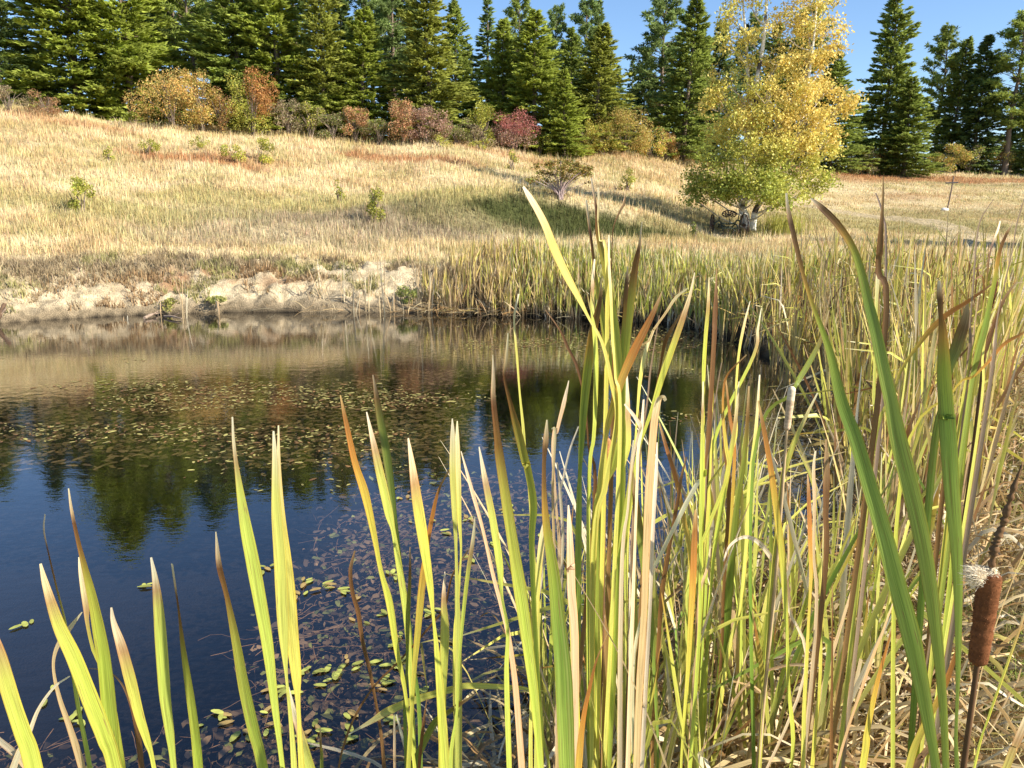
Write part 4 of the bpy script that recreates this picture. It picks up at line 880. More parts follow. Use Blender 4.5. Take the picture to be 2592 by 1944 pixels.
# ---------------------------------------------------------------- conifers
def sprays(P, D_, L, Wd, C, r, droop=0.):
    n = len(P); D_ = D_/(np.linalg.norm(D_, axis=1)[:, None]+1e-9); s = np.cross(D_, np.stack([r.normal(0, 1.1, n), r.normal(0, 1.1, n), np.ones(n)], -1)); s /= np.linalg.norm(s, axis=1)[:, None]+1e-9
    V = np.stack([P-D_*L[:, None]*.35, P+s*Wd[:, None]/2, P+D_*L[:, None]*.65, P-s*Wd[:, None]/2], 1)
    V[:, 1, 2] -= droop*Wd; V[:, 3, 2] -= droop*Wd
    Cc = np.repeat(C[:, None], 4, 1)*np.array([.85, 1, 1.25, 1])[None, :, None]
    return V.reshape(-1, 3), np.arange(n*4).reshape(-1, 4), Cc.reshape(-1, 3)
def make_conifer(seed, Ht, R, kind):
    r = np.random.default_rng(seed); tk = MB(); cr = MB()
    z = np.linspace(0, Ht*.98, 14); lean = r.normal(0, .012, 2)
    def ax(zz): return np.stack([lean[0]*zz+.05*np.sin(zz*.7+seed), lean[1]*zz, zz], -1)
    tr = Ht*.0135; tube(tk, ax(z), np.interp(z, [0, Ht*.05, Ht], [tr*1.35, tr, .02]), (.20, .15, .11), 9)
    z0 = Ht*(.03 if kind == 'fir' else .08 if kind == 'spruce' else .30)
    zb = z0; up = {'fir': .10, 'spruce': -.1, 'pine': .35}[kind]
    step = Ht*({'fir': .0125, 'spruce': .015, 'pine': .022}[kind])
    while zb < Ht*.985:
        q = (zb-z0)/(Ht-z0); prof = {'fir': (1-q)**.78*(.80+.20*min(1, q*9)), 'spruce': (1-q)**.95, 'pine': (1-q)**.55*(.55+.45*min(1, q*3.5))}[kind]
        nb = {'fir': 7, 'spruce': 5, 'pine': 4}[kind]
        for b in range(nb):
            az = r.uniform(0, 2*pi); L = R*prof*r.uniform(.55, 1.1)*(.97+.28*math.sin(az*2+seed)*math.sin(zb*.9+seed)+.16*math.sin(az*5+zb*2.3))+.12;
            if r.uniform() < .07: continue
            zs = zb+r.uniform(0, step); base = ax(np.array([zs]))[0]
            dr = np.array([cos(az), sin(az), 0]); m = 6; s = np.linspace(0, 1, m)
            sl = up+.5*q+r.normal(0, .08); dp = {'fir': .42, 'spruce': .5, 'pine': .05}[kind]*(1-q*.6)
            Pz = L*(sl*s-dp*s**2*.9+.18*dp*s**4*2); P = base+dr*(L*s)[:, None]; P[:, 2] += Pz
            if L > .5 and (kind == 'pine' or r.uniform() < .30): tube(tk, P[:5], np.linspace(.028+.004*L, .008, 5), (.16, .12, .08), 4, cap=False)
            sh = r.uniform(.68, 1.22); bc = np.array([.235, .27, .07])*sh; bc = bc*(1, 1, 1)
            side = np.array([-dr[1], dr[0], 0])
            if kind == 'pine':
                nt_ = int(3+L*3.2)
                for c in range(nt_):
                    ss = r.uniform(.35, 1.02)**.7; cp = base+dr*L*ss+side*r.normal(0, .22)*L*.5*ss; cp[2] += np.interp(ss, s, Pz)+r.uniform(-.05, .22)
                    nn = 15; dd_ = r.normal(0, 1, (nn, 3))+np.array([0, 0, .5]); dd_ /= np.linalg.norm(dd_, axis=1)[:, None]
                    Vv, Ff, Cc = sprays(cp+dd_*.15, dd_, r.uniform(.24, .44, nn), r.uniform(.07, .13, nn), np.tile(bc*r.uniform(.8, 1.25), (nn, 1)), r); cr.add(Vv, Ff, Cc)
            else:
                nn = int((19 if kind == 'fir' else 15)*(L+.35)); ss = np.sqrt(r.uniform(.02, 1.0, nn)); lat = r.uniform(-1, 1, nn)*(1.02-ss)*.42*L+r.normal(0, .04, nn)
                cp = base+dr*(L*ss)[:, None]+side*lat[:, None]; cp[:, 2] += np.interp(ss, s, Pz)-np.abs(lat)*.25+r.normal(0, .045, nn)
                dd_ = dr+side*(np.sign(lat)*r.uniform(.2, .9, nn))[:, None]; dd_[:, 2] += r.normal(-.10, .30, nn)+.25*q
                Vv, Ff, Cc = sprays(cp, dd_, r.uniform(.22, .48, nn), r.uniform(.11, .22, nn), bc*r.uniform(.75, 1.3, nn)[:, None], r, .35); cr.add(Vv, Ff, Cc)
        zb += step*r.uniform(.8, 1.25)
    return tk, cr
PROTO = {}
def conifer_proto(kind, var):
    key = (kind, var)
    if key not in PROTO:
        tk, cr = make_conifer({'fir': 10, 'spruce': 40, 'pine': 70}[kind]+var*3, 15., {'fir': 3.4, 'spruce': 2.4, 'pine': 2.6}[kind], kind)
        a = tk.build('trunk', M_BARK, smooth=True); b = cr.build('crown', M_NEEDLE); PROTO[key] = [a, b, False]
    return PROTO[key]
def conifer(vx, Yd, ztop, R, kind, var, tint, label, group='conifers at the edge of the meadow', x=None, zbase=None, name=None):
    if x is None:
        k_ = ratio(vx); R = R*k_; Yd = Yd*k_+R*.75
    if isinstance(ztop, tuple): ztop = refz(ztop[1], Yd) if ztop[0] == 'r' else zv(ztop[1], Yd)
    xx = tcol(vx, 60)*Yd if x is None else x; zb = float(H(np.array([xx]), np.array([float(Yd)]))[0])-.1; ht = ztop-zb
    o = empty({'fir': 'fir_tree', 'spruce': 'spruce_tree', 'pine': 'pine_tree'}[kind] if name is None else name, (xx, Yd, zb)); tag(o, label, 'tree', group)
    pr = conifer_proto(kind, var)
    for k in (0, 1):
        c = pr[k] if not pr[2] else copyobj(pr[k])
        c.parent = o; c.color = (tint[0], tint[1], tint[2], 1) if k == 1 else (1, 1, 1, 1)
    pr[2] = True
    base = {'fir': 3.4, 'spruce': 2.4, 'pine': 2.6}[kind]; o.scale = (R/base, R/base, ht/15.); o.rotation_euler = (0, 0, r2.uniform(0, 6.28)); return o
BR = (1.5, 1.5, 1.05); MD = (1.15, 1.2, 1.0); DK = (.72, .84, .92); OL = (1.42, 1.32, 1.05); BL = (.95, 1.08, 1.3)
def refz(vy, Yd): a = PITCH+atan((vy-829.5)/1736); return Yd*tan(a)-CZ
TREES = [
 (-150, 50, ('r', 1060), 3.4, 'fir', 0, MD, 'fir at the extreme left edge of the tree line'),
 (-12, 49, ('r', 1072), 2.3, 'fir', 1, DK, 'dark narrow fir left of the bright sky gap'),
 (150, 49, ('r', 1198), 5.0, 'fir', 0, BR, 'huge bright green fir with branches to the grass, far left'),
 (270, 50, ('r', 1150), 4.3, 'fir', 2, BR, 'wide bright fir behind the orange bush at left'),
 (372, 56, ('r', 1110), 2.6, 'pine', 0, DK, 'shaded pine squeezed into the dark gap above the orange bush'),
 (412, 54, ('r', 1085), 2.4, 'pine', 1, MD, 'pine with a long bare grey trunk above the orange bush'),
 (505, 51, ('r', 1078), 4.2, 'fir', 1, MD, 'broad fir with shadowed left side, behind the small red shrub'),
 (590, 52, ('r', 1082), 4.0, 'fir', 3, BR, 'full green fir behind the two toned round bush'),
 (690, 53, ('r', 1085), 2.9, 'fir', 2, OL, 'olive brown fir tinged with dry needles, left of centre'),
 (770, 54, ('r', 1000), 3.4, 'fir', 1, BR, 'tiered fir whose lowest boughs sweep over the red shrub'),
 (845, 60, ('r', 1050), 2.7, 'pine', 0, BL, 'thin topped blue pine seen between two dense firs'),
 (925, 55, ('z', -45), 3.7, 'fir', 2, OL, 'massive olive fir behind the red and pink bushes'),
 (985, 60, ('z', 0), 2.6, 'fir', 3, MD, 'narrow fir with pointed tip right of the massive olive one'),
 (1050, 64, ('z', -2), 2.5, 'spruce', 0, BL, 'pale slim spruce at the left side of the sky notch'),
 (1085, 60, ('z', 36), 2.7, 'fir', 1, BR, 'bright green fir in front of the pale slim spruce'),
 (1118, 72, ('z', -12), 2.3, 'pine', 1, MD, 'distant brownish pine rising between two bright firs'),
 (1154, 58, ('z', 22), 3.6, 'fir', 0, BR, 'wide bright fir above the pink bush in the centre'),
 (1199, 72, ('z', 20), 1.9, 'pine', 0, BL, 'sparse blue pine with a rounded top, right of the wide bright fir'),
 (1236, 64, ('z', 60), 2.4, 'fir', 2, MD, 'mid height fir in front of the ragged pine'),
 (1262, 71, ('z', 4), 2.6, 'pine', 1, BL, 'ragged pine with an uneven crown near the sky gap'),
 (1296, 73, ('z', -2), 2.4, 'spruce', 1, DK, 'tall dark spruce ending at the open sky gap'),
 (1286, 60, ('z', 52), 3.6, 'fir', 1, OL, 'dense olive fir left of the open sky gap'),
 (1222, 57, ('z', 148), 2.1, 'fir', 3, BR, 'small bright cone shaped fir standing in front of the others'),
 (1343, 86, ('z', 140), 2.2, 'spruce', 0, BL, 'short distant blue spruce in the dip of the skyline'),
 (1368, 88, ('z', 130), 1.9, 'spruce', 1, DK, 'distant dark spruce with a needle thin tip in the dip of the skyline'),
 (1398, 80, ('z', 108), 2.6, 'fir', 2, DK, 'shaded fir at the foot of the leaning blue pine'),
 (1432, 68, ('z', -12), 3.3, 'pine', 0, BL, 'big blue green pine right of the open sky gap'),
 (1485, 62, ('z', -8), 3.5, 'fir', 1, MD, 'tall full fir left of the yellow birch'),
 (1560, 70, ('z', 45), 3.0, 'fir', 3, DK, 'dark fir seen through the left side of the birch'),
 (1680, 72, ('z', 50), 3.2, 'fir', 2, MD, 'fir hidden behind the middle of the birch'),
 (1760, 70, ('z', 20), 3.2, 'pine', 1, MD, 'pine behind the upper right of the birch'),
 (1818, 67, ('z', 110), 3.4, 'fir', 0, MD, 'fir whose boughs stick out right of the birch'),
 (1930, 68, ('z', -25), 3.7, 'fir', 2, MD, 'tallest fir right of the birch, dark side to the left'),
 (1985, 66, ('z', 165), 3.0, 'fir', 3, MD, 'low bushy fir beside the tallest right hand one'),
 (2050, 76, ('z', 66), 2.6, 'pine', 0, MD, 'left half of the twin topped pines at right'),
 (2082, 74, ('z', 82), 2.9, 'fir', 1, MD, 'right hand fir of the twin topped pair'),
 (2136, 72, ('z', 76), 3.2, 'fir', 2, DK, 'dark pointed fir before the right edge trees'),
 (2208, 70, ('z', 30), 3.4, 'pine', 1, MD, 'pine with a bare reddish trunk at the right edge'),
 (2300, 70, ('z', 20), 3.4, 'fir', 3, MD, 'fir just beyond the right edge of the tree line'),
]
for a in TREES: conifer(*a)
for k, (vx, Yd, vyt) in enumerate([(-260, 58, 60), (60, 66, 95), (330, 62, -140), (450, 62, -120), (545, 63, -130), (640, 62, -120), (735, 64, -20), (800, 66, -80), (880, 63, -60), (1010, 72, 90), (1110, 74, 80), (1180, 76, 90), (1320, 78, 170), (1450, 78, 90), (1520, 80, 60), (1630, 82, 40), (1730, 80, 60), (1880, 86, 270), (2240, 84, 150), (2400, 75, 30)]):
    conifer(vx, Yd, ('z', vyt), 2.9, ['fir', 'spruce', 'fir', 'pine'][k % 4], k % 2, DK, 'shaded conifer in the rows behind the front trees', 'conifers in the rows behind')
conifer(0, 17.5, 15.2, 3.0, 'fir', 0, MD, 'fir right of the frame that shades the path', 'conifers beside the path', x=27.)
conifer(0, 19.5, 13, 2.6, 'fir', 1, MD, 'fir right of the frame beyond the shading one', 'conifers beside the path', x=35.)

# ---------------------------------------------------------------- broadleaf shrubs
def leaf_cloud(mb, cen, rad, n, pal, r, L=.10, shell=.35):
    n = max(3, n)
    u = r.normal(0, 1, (n, 3)); u /= np.linalg.norm(u, axis=1)[:, None]; q = (shell+(1-shell)*r.uniform(0, 1, n))**.8
    P = cen+u*np.asarray(rad)*q[:, None]; D_ = u*.6+r.normal(0, .7, (n, 3)); D_[:, 2] -= .25
    D_ /= np.linalg.norm(D_, axis=1)[:, None]; s = np.cross(D_, r.normal(0, 1, (n, 3))); s /= np.linalg.norm(s, axis=1)[:, None]+1e-9
    l = L*r.uniform(.6, 1.3, n); V = np.stack([P-D_*l[:, None]/2, P+s*(l*.34)[:, None], P+D_*l[:, None]/2, P-s*(l*.34)[:, None]], 1).reshape(-1, 3)
    pal = np.array(pal); C = pal[r.integers(len(pal), size=n)]*r.uniform(.75, 1.25, n)[:, None]; mb.add(V, np.arange(n*4).reshape(-1, 4), np.repeat(C, 4, 0))
def shrub(vx, vb, vt, wpx, pal, n, label, seed, Yd=None, cat='shrub', name='shrub', group=None, L=None, two=None, stems=5, low=.15, grey=False):
    if Yd is None: g_ = ground(vx, vb)
    else: xx = tcol(vx, vb)*Yd; g_ = np.array([xx, Yd, float(H(np.array([xx]), np.array([float(Yd)]))[0])])
    sc = g_[1]/1736*1.06; h = max(.09, (vb-vt)*sc*(1.12 if Yd is None else .95)+(.12 if Yd is None and vb < 600 else 0)); w_ = wpx*sc/2*1.2; r = np.random.default_rng(seed)
    o = empty(name, g_); tag(o, label, cat, group)
    st = MB(); cr = MB(); nc = max(6, int(n/110)); n = int(n*1.7); L = L or max(.045, g_[1]*.0017)
    for k in range(stems*3):
        a = r.uniform(0, 2*pi); q = r.uniform(.2, .9); e = np.array([cos(a)*w_*q, sin(a)*w_*q*.8, h*r.uniform(.55, .95)])
        P = bez([(r.normal(0, .05), r.normal(0, .05), -.05), e*np.array([.35, .35, .5])+r.normal(0, .04, 3), e], 7); tube(st, P, np.linspace(.018+.01*h*.3, .004, 7), (.36, .28, .24) if grey else (.22, .17, .13), 4, cap=False)
    for k in range(nc):
        a = r.uniform(0, 2*pi); zz = r.uniform(low, .95); rr = np.sqrt(max(0, 1-((zz-.45)/.58)**2))*np.sqrt(r.uniform(.05, 1))
        c = np.array([cos(a)*w_*rr*1.02, sin(a)*w_*rr*.85, h*zz]); p_ = pal
        if two is not None and (c[0] > two[0]*w_ and zz > two[1]): p_ = two[2]
        leaf_cloud(cr, c, (w_*.30+.05, w_*.28+.05, h*.17+.04), int(n/nc), np.array(p_)*r.uniform(.75, 1.25), r, L)
    st.build('stems', M_BARK, o); cr.build('foliage', M_LEAF, o)
    return o
ORG = [(.66, .38, .12), (.70, .46, .15), (.50, .40, .12), (.38, .34, .10)]; YEL = [(.52, .42, .10), (.46, .38, .08), (.50, .34, .08)]; YGP = [(.42, .42, .07), (.34, .38, .07), (.52, .46, .09)]
RED = [(.56, .26, .14), (.60, .34, .17), (.40, .24, .12), (.34, .28, .10)]; PNK = [(.46, .26, .20), (.50, .32, .25), (.38, .23, .17), (.34, .27, .14)]; BRN = [(.34, .26, .16), (.40, .30, .19), (.27, .25, .11)]
GRN = [(.20, .25, .06), (.25, .29, .07), (.29, .30, .08)]
SH = 'autumn shrubs along the foot of the conifers'
for k, (vx, vb, vt, wp, pal, n, lab, kw) in enumerate([
 (20, 234, 190, 60, BRN, 900, 'brown shrub under the dark fir at the far left', {}), (100, 240, 195, 60, [(.38, .2, .1), (.3, .2, .1)], 1200, 'rusty brown shrub at the foot of the huge bright fir', {}),
 (375, 285, 178, 120, ORG, 5200, 'large orange bush at left, widest of the autumn shrubs', dict()), (438, 285, 170, 60, YEL+ORG, 2600, 'yellow orange bush forming the right shoulder of the large orange one', {}),
 (480, 288, 205, 52, RED+ORG, 1500, 'small red orange shrub left of the two toned round bush', {}), (548, 300, 178, 82, YGP, 4200, 'round bush, green on its left and orange on its right', dict(two=(-.1, .25, [(.50, .26, .08), (.48, .22, .08)]))),
 (625, 296, 228, 60, BRN, 1400, 'brown twiggy shrub right of the two toned round bush', {}), (672, 300, 232, 50, YGP+BRN, 1300, 'dull yellow green shrub among brown twigs', {}), (768, 300, 236, 50, RED, 1500, 'small red bush standing alone left of the red and pink pair', {}),
 (720, 302, 250, 60, BRN+GRN, 1200, 'low brown scrub left of the small red bush', {}), (820, 306, 258, 60, GRN+BRN, 1300, 'low green scrub between the small red bush and the pair', {}),
 (872, 306, 220, 54, RED, 2600, 'taller red bush with an upright top, left of the pink round one', dict(two=(-2, .0, RED))), (920, 308, 236, 72, PNK, 3600, 'round dusty pink bush beside the taller red one', {}),
 (985, 310, 262, 60, BRN+GRN, 1300, 'olive scrub right of the dusty pink bush', {}), (1045, 312, 226, 46, YGP, 1800, 'yellow green bush between the two pink ones', {}), (1030, 314, 268, 60, BRN, 1200, 'brown thicket under the yellow green bush', {}),
 (1112, 315, 230, 74, PNK, 4000, 'pink bush with pointed top at the centre of the meadow edge', dict(two=(-2, .5, [(.44, .15, .13), (.40, .17, .14)]))), (1165, 318, 275, 50, GRN+YGP, 1200, 'low green shrub right of the pointed pink bush', {}),
 (1262, 322, 255, 44, YEL+YGP, 1700, 'yellow shrub touching the small cone shaped fir', {}), (1302, 325, 262, 50, YGP+YEL, 1700, 'yellow green shrub left of the big golden bush', {}), (1345, 330, 246, 92, [(.46, .36, .10), (.44, .28, .09), (.38, .34, .08)], 4200, 'big golden bush with orange flecks left of the birch', {}),
 (1400, 332, 268, 56, ORG+YGP, 2000, 'orange green shrub right of the big golden bush', {}), (1440, 338, 276, 34, RED+ORG, 1100, 'thin reddish sapling left of the birch', {}), (1475, 342, 300, 50, BRN, 900, 'brown scrub left of the birch crown', {}),
 (1860, 375, 330, 60, GRN+BRN, 1200, 'green scrub right of the birch on the far meadow edge', {}), (1905, 374, 325, 60, BRN+ORG, 1300, 'brown scrub under the tallest right fir', {}), (1962, 376, 300, 50, [(.3, .2, .07), (.2, .18, .06)], 1300, 'brown leaved shrub in the shade left of the low bushy fir', {}),
 (2050, 376, 322, 64, ORG+YGP, 1500, 'orange bush under the twin topped pair at right', {}), (2090, 377, 318, 60, YGP+BRN, 1500, 'olive yellow thicket right of the orange bush', {}), (2140, 378, 312, 60, YGP+ORG, 1600, 'yellow and rust shrub in front of the dark pointed fir', {}),
 (2165, 379, 318, 30, ORG+RED, 900, 'rusty shrub left of the bare reddish trunk', {}), (2215, 379, 322, 50, BRN+GRN, 1100, 'dull scrub at the right edge of the meadow', {})]):
    gY = np.interp(vx, [0, 400, 900, 1300, 1600, 1900, 2212], [33.2, 35, 36, 39.8, 45.5, 53, 58.5])
    shrub(vx, vb, vt, wp, pal, n, lab, 400+k, Yd=float(gY), group=SH, **kw)
MS = 'small shrubs scattered in the meadow'
for k, (vx, vb, vt, wp, pal, n, lab) in enumerate([
 (176, 462, 412, 46, YGP, 900, 'yellow green shrub alone on the left of the meadow'), (318, 334, 312, 38, YGP, 500, 'low yellow green shrub left of the rust patch'), (505, 350, 326, 40, YGP, 520, 'left one of the two green shrubs in the rust patch'),
 (566, 352, 320, 44, YGP, 650, 'right and rounder one of the two green shrubs in the rust patch'), (812, 480, 422, 34, YGP, 650, 'upright green shrub on the little rise above the pond'), (1357, 412, 382, 34, YGP, 450, 'round green shrub between the bare stemmed bush and the birch'),
 (236, 352, 332, 18, YGP, 160, 'tiny green sprout on the upper left slope'), (1104, 366, 340, 20, YGP, 220, 'small pale green sprout below the pointed pink bush'), (432, 322, 306, 30, YGP, 240, 'green sprig at the upper edge left of the two toned bush'), (1040, 325, 312, 40, YGP, 240, 'low green sprig beneath the yellow green bush'), (950, 318, 304, 44, YGP, 240, 'green sprig in the pale grass under the dusty pink bush'),
 (1500, 516, 488, 14, GRN, 140, 'tiny dark seedling in the grass left of the iron implement'), (735, 440, 408, 18, YGP, 160, 'faint green sprout above the little rise'), (455, 655, 645, 74, [(.30, .32, .09), (.36, .34, .11)], 300, 'patch of green weeds at the foot of the sandy bank'), (880, 655, 630, 44, [(.24, .29, .08), (.32, .33, .10)], 300, 'green weeds in the gap before the far reed band'),
 (360, 668, 650, 40, [(.30, .30, .08), (.30, .26, .08)], 200, 'small olive weeds on the bank ledge')]):
    shrub(vx, vb, vt, wp, pal, n, lab, 500+k, group=MS, stems=2, low=.1, L=.055)
# the open, grey stemmed bush
def opensh():
    g_ = ground(1210, 430); sc = g_[1]/1736*1.03; r = np.random.default_rng(77); o = empty('shrub', g_); tag(o, 'grey stemmed bush with an open vase shape, its leaves only on top, mid meadow', 'shrub', MS)
    st = MB(); cr = MB(); 
    for k in range(46):
        ex = r.uniform(-66, 66)*sc; ez = (r.uniform(40, 84)-abs(ex/sc)*.18)*sc; e = np.array([ex, r.normal(0, 20)*sc, ez])
        P = bez([(r.normal(0, .05), r.normal(0, .05), -.05), (ex*.25, e[1]*.2, ez*.45), e], 7); tube(st, P, np.linspace(.02, .005, 7), (.42, .32, .30), 4, cap=False)
        leaf_cloud(cr, e*np.array([1, 1, .92]), np.array([13, 13, 8])*sc, 85 if ez > 52*sc else 28, np.array([(.24, .25, .05), (.30, .24, .06), (.36, .22, .06)])*r.uniform(.8, 1.2), r, .07, 0.)
    st.build('stems', M_BARK, o); cr.build('foliage', M_LEAF, o)
opensh()

# ---------------------------------------------------------------- birch
def birch():
    Yb = 28.; g_ = atv(1622, 505, Yb); g_[2] = float(H(np.array([g_[0]]), np.array([Yb]))[0]); r = np.random.default_rng(5)
    o = empty('birch_tree', g_); tag(o, 'large birch with white trunks, yellow crown above and green skirt of leaves below', 'tree')
    def W(vx, vy, dy=0.):
        p = atv(vx, vy, Yb+dy); return p-g_
    trunks = [([(1616, 512, 0), (1612, 470, 0), (1606, 445, .1), (1622, 380, .1), (1632, 260, .1), (1634, 180, .1), (1648, 100, .1), (1655, 20, .1), (1660, -90, .1), (1662, -210, .1)], .13),
              ([(1625, 512, -.1), (1628, 480, -.1), (1634, 450, -.1), (1670, 400, -.2), (1700, 350, -.2), (1722, 290, -.3), (1745, 180, -.3), (1760, 60, -.3), (1768, -60, -.3)], .12),
              ([(1612, 505, .3), (1600, 440, .4), (1606, 350, .6), (1616, 240, .6), (1614, 120, .6), (1606, 20, .6), (1600, -90, .5)], .09)]
    brs = []
    for T, r0 in trunks:
        P = bez([W(*t) for t in T], 46); P[0][2] -= .15; mb = MB(); n = len(P)
        C = np.where((fbm(np.arange(n)*.9, np.zeros(n)+r0*50, 4) > .63)[:, None], np.array([.10, .08, .07]), np.array([.80, .76, .68])); C[:3] = (.22, .17, .13)
        tube(mb, P, np.linspace(r0, .02, n), C, 10); mb.build('trunk', M_BARK, o, smooth=True); brs.append(P)
    # crown: clusters of leaves on limbs; (vx, vy, dy, rx, rz px, leaves, mix 0 green .. 1 yellow)
    CL = [
     (1520, 412, 0, 42, 24, 1300, .12), (1580, 414, -.8, 46, 20, 1400, .10), (1640, 414, -1.3, 50, 22, 1600, .12), (1700, 415, -.8, 50, 26, 1600, .2), (1765, 395, 0, 42, 28, 1200, .35), (1500, 390, .2, 28, 26, 700, .2), (1550, 385, -.6, 46, 30, 1600, .2), (1620, 380, -1.2, 50, 32, 1900, .25), (1690, 370, -1.2, 50, 32, 1900, .35), (1745, 360, -.4, 46, 30, 1300, .5),
     (1545, 340, 0, 38, 30, 1200, .4), (1600, 335, -.8, 46, 32, 1700, .42), (1665, 325, -1., 50, 34, 1900, .5), (1730, 310, -.8, 46, 34, 1700, .7), (1780, 330, .4, 30, 30, 600, .75),
     (1560, 285, .2, 40, 30, 1200, .55), (1615, 275, -.5, 44, 34, 1400, .65), (1680, 270, -.8, 50, 36, 1800, .75), (1745, 255, -.6, 48, 36, 1600, .9), (1800, 240, .2, 40, 24, 700, 1.), (1838, 205, .3, 26, 26, 360, 1.), (1795, 300, .1, 30, 24, 500, .85),
     (1550, 230, .2, 30, 30, 700, .6), (1600, 215, 0, 42, 34, 900, .65), (1665, 205, -.4, 48, 36, 1400, .8), (1735, 200, -.5, 48, 36, 1500, .95), (1785, 195, .2, 34, 26, 700, 1.), 
     (1560, 170, .3, 34, 30, 600, .55), (1610, 150, .2, 44, 36, 700, .6), (1680, 140, -.1, 46, 36, 900, .75), (1740, 130, -.2, 46, 36, 1200, .9), (1785, 120, 0, 36, 32, 700, 1.),
     (1575, 100, .4, 36, 34, 560, .5), (1620, 75, .3, 44, 34, 520, .6), (1690, 70, 0, 44, 36, 620, .75), (1745, 60, -.2, 44, 36, 900, .85), (1790, 55, 0, 36, 30, 600, .85),
     (1570, 35, .4, 36, 32, 560, .5), (1620, 10, .2, 44, 34, 520, .6), (1690, 5, 0, 40, 34, 480, .8), (1750, -5, -.2, 44, 34, 760, .8), (1790, 0, 0, 30, 30, 420, .8), (1600, -60, .2, 50, 40, 700, .6), (1680, -70, 0, 50, 44, 800, .7), (1750, -80, 0, 46, 40, 700, .8), (1650, -150, .1, 60, 50, 800, .7), (1660, -230, .1, 40, 40, 500, .7),
     (1640, 400, 1.4, 60, 30, 1200, .25), (1700, 320, 1.6, 60, 40, 1100, .5), (1600, 300, 1.6, 50, 40, 900, .5), (1700, 200, 1.4, 60, 40, 900, .8), (1502, 432, -.3, 26, 10, 300, .05), (1672, 440, -1.4, 40, 12, 400, .08)]
    cr = MB(); st = MB(); sc = Yb/1736*1.0
    for vx, vy, dy, rx, rz, n, mix in CL:
        c = W(vx, vy, dy)
        # limb from the nearest trunk, rising outwards
        Pt = brs[0] if vx < 1690 else brs[1]; k = int(np.argmin(np.abs(Pt[:, 2]-(c[2]-.5-abs(c[0]-Pt[10][0])*.25)))); s_ = Pt[k]
        P = bez([s_, (s_+c)/2+np.array([0, 0, -.12]), c], 8); tube(st, P, np.linspace(.035, .008, 8), (.62, .56, .48), 5, cap=False)
        for q in range(7):
            u = r.normal(0, .45, 3)*np.array([rx, rx, rz])*sc; tube(st, bez([P[4+q % 4], (P[5]+c+u)/2, c+u], 5), np.linspace(.012, .003, 5), (.45, .38, .30), 3, cap=False)
        sub = max(3, int(n/90))
        for q in range(sub):
            u = r.normal(0, 1, 3); u /= np.linalg.norm(u); u *= r.uniform(.2, 1)**.6; cc_ = c+u*np.array([rx, rx*.95, rz])*sc*.95
            m_ = np.clip(mix+r.normal(0, .2)+.12*u[0]+(.10 if vy < 330 else -.06), 0, 1); gcol = np.array([.33, .38, .07]); ycol = np.array([.72, .58, .17]); ymid = np.array([.56, .54, .12])
            a = gcol+(ymid-gcol)*min(1, m_*2) if m_ < .5 else ymid+(ycol-ymid)*(m_-.5)*2
            leaf_cloud(cr, cc_, np.array([.40, .40, .32]), int(n/sub*(.92 if vy < 330 else .85)), [a, a*1.15, a*np.array([1.0, .93, .85])], r, .092, .05)
    st.build('branches', M_BARK, o); cr.build('crown', M_LEAF, o)
birch()
# tuft of tall grass at the birch foot
for vx, vy, h, lab in [(1690, 508, .8, 'tall yellow green grass tuft right of the birch foot')]:
    g_ = ground(vx, vy); n = 420; xs = rng.normal(0, .34, n); ys = rng.normal(0, .3, n); z = H(xs+g_[0], ys+g_[1])-g_[2]
    V, Fs, C = blades(n, xs, ys, rng.uniform(.5, 1.1, n)*h, np.full(n, .022), np.array([.46, .44, .10])*rng.uniform(.7, 1.2, n)[:, None], .3, 3, z=z)
    o = mk('grass_tuft', V, Fs, M_GRASS, C); o.location = g_; tag(o, lab, 'grass tuft')

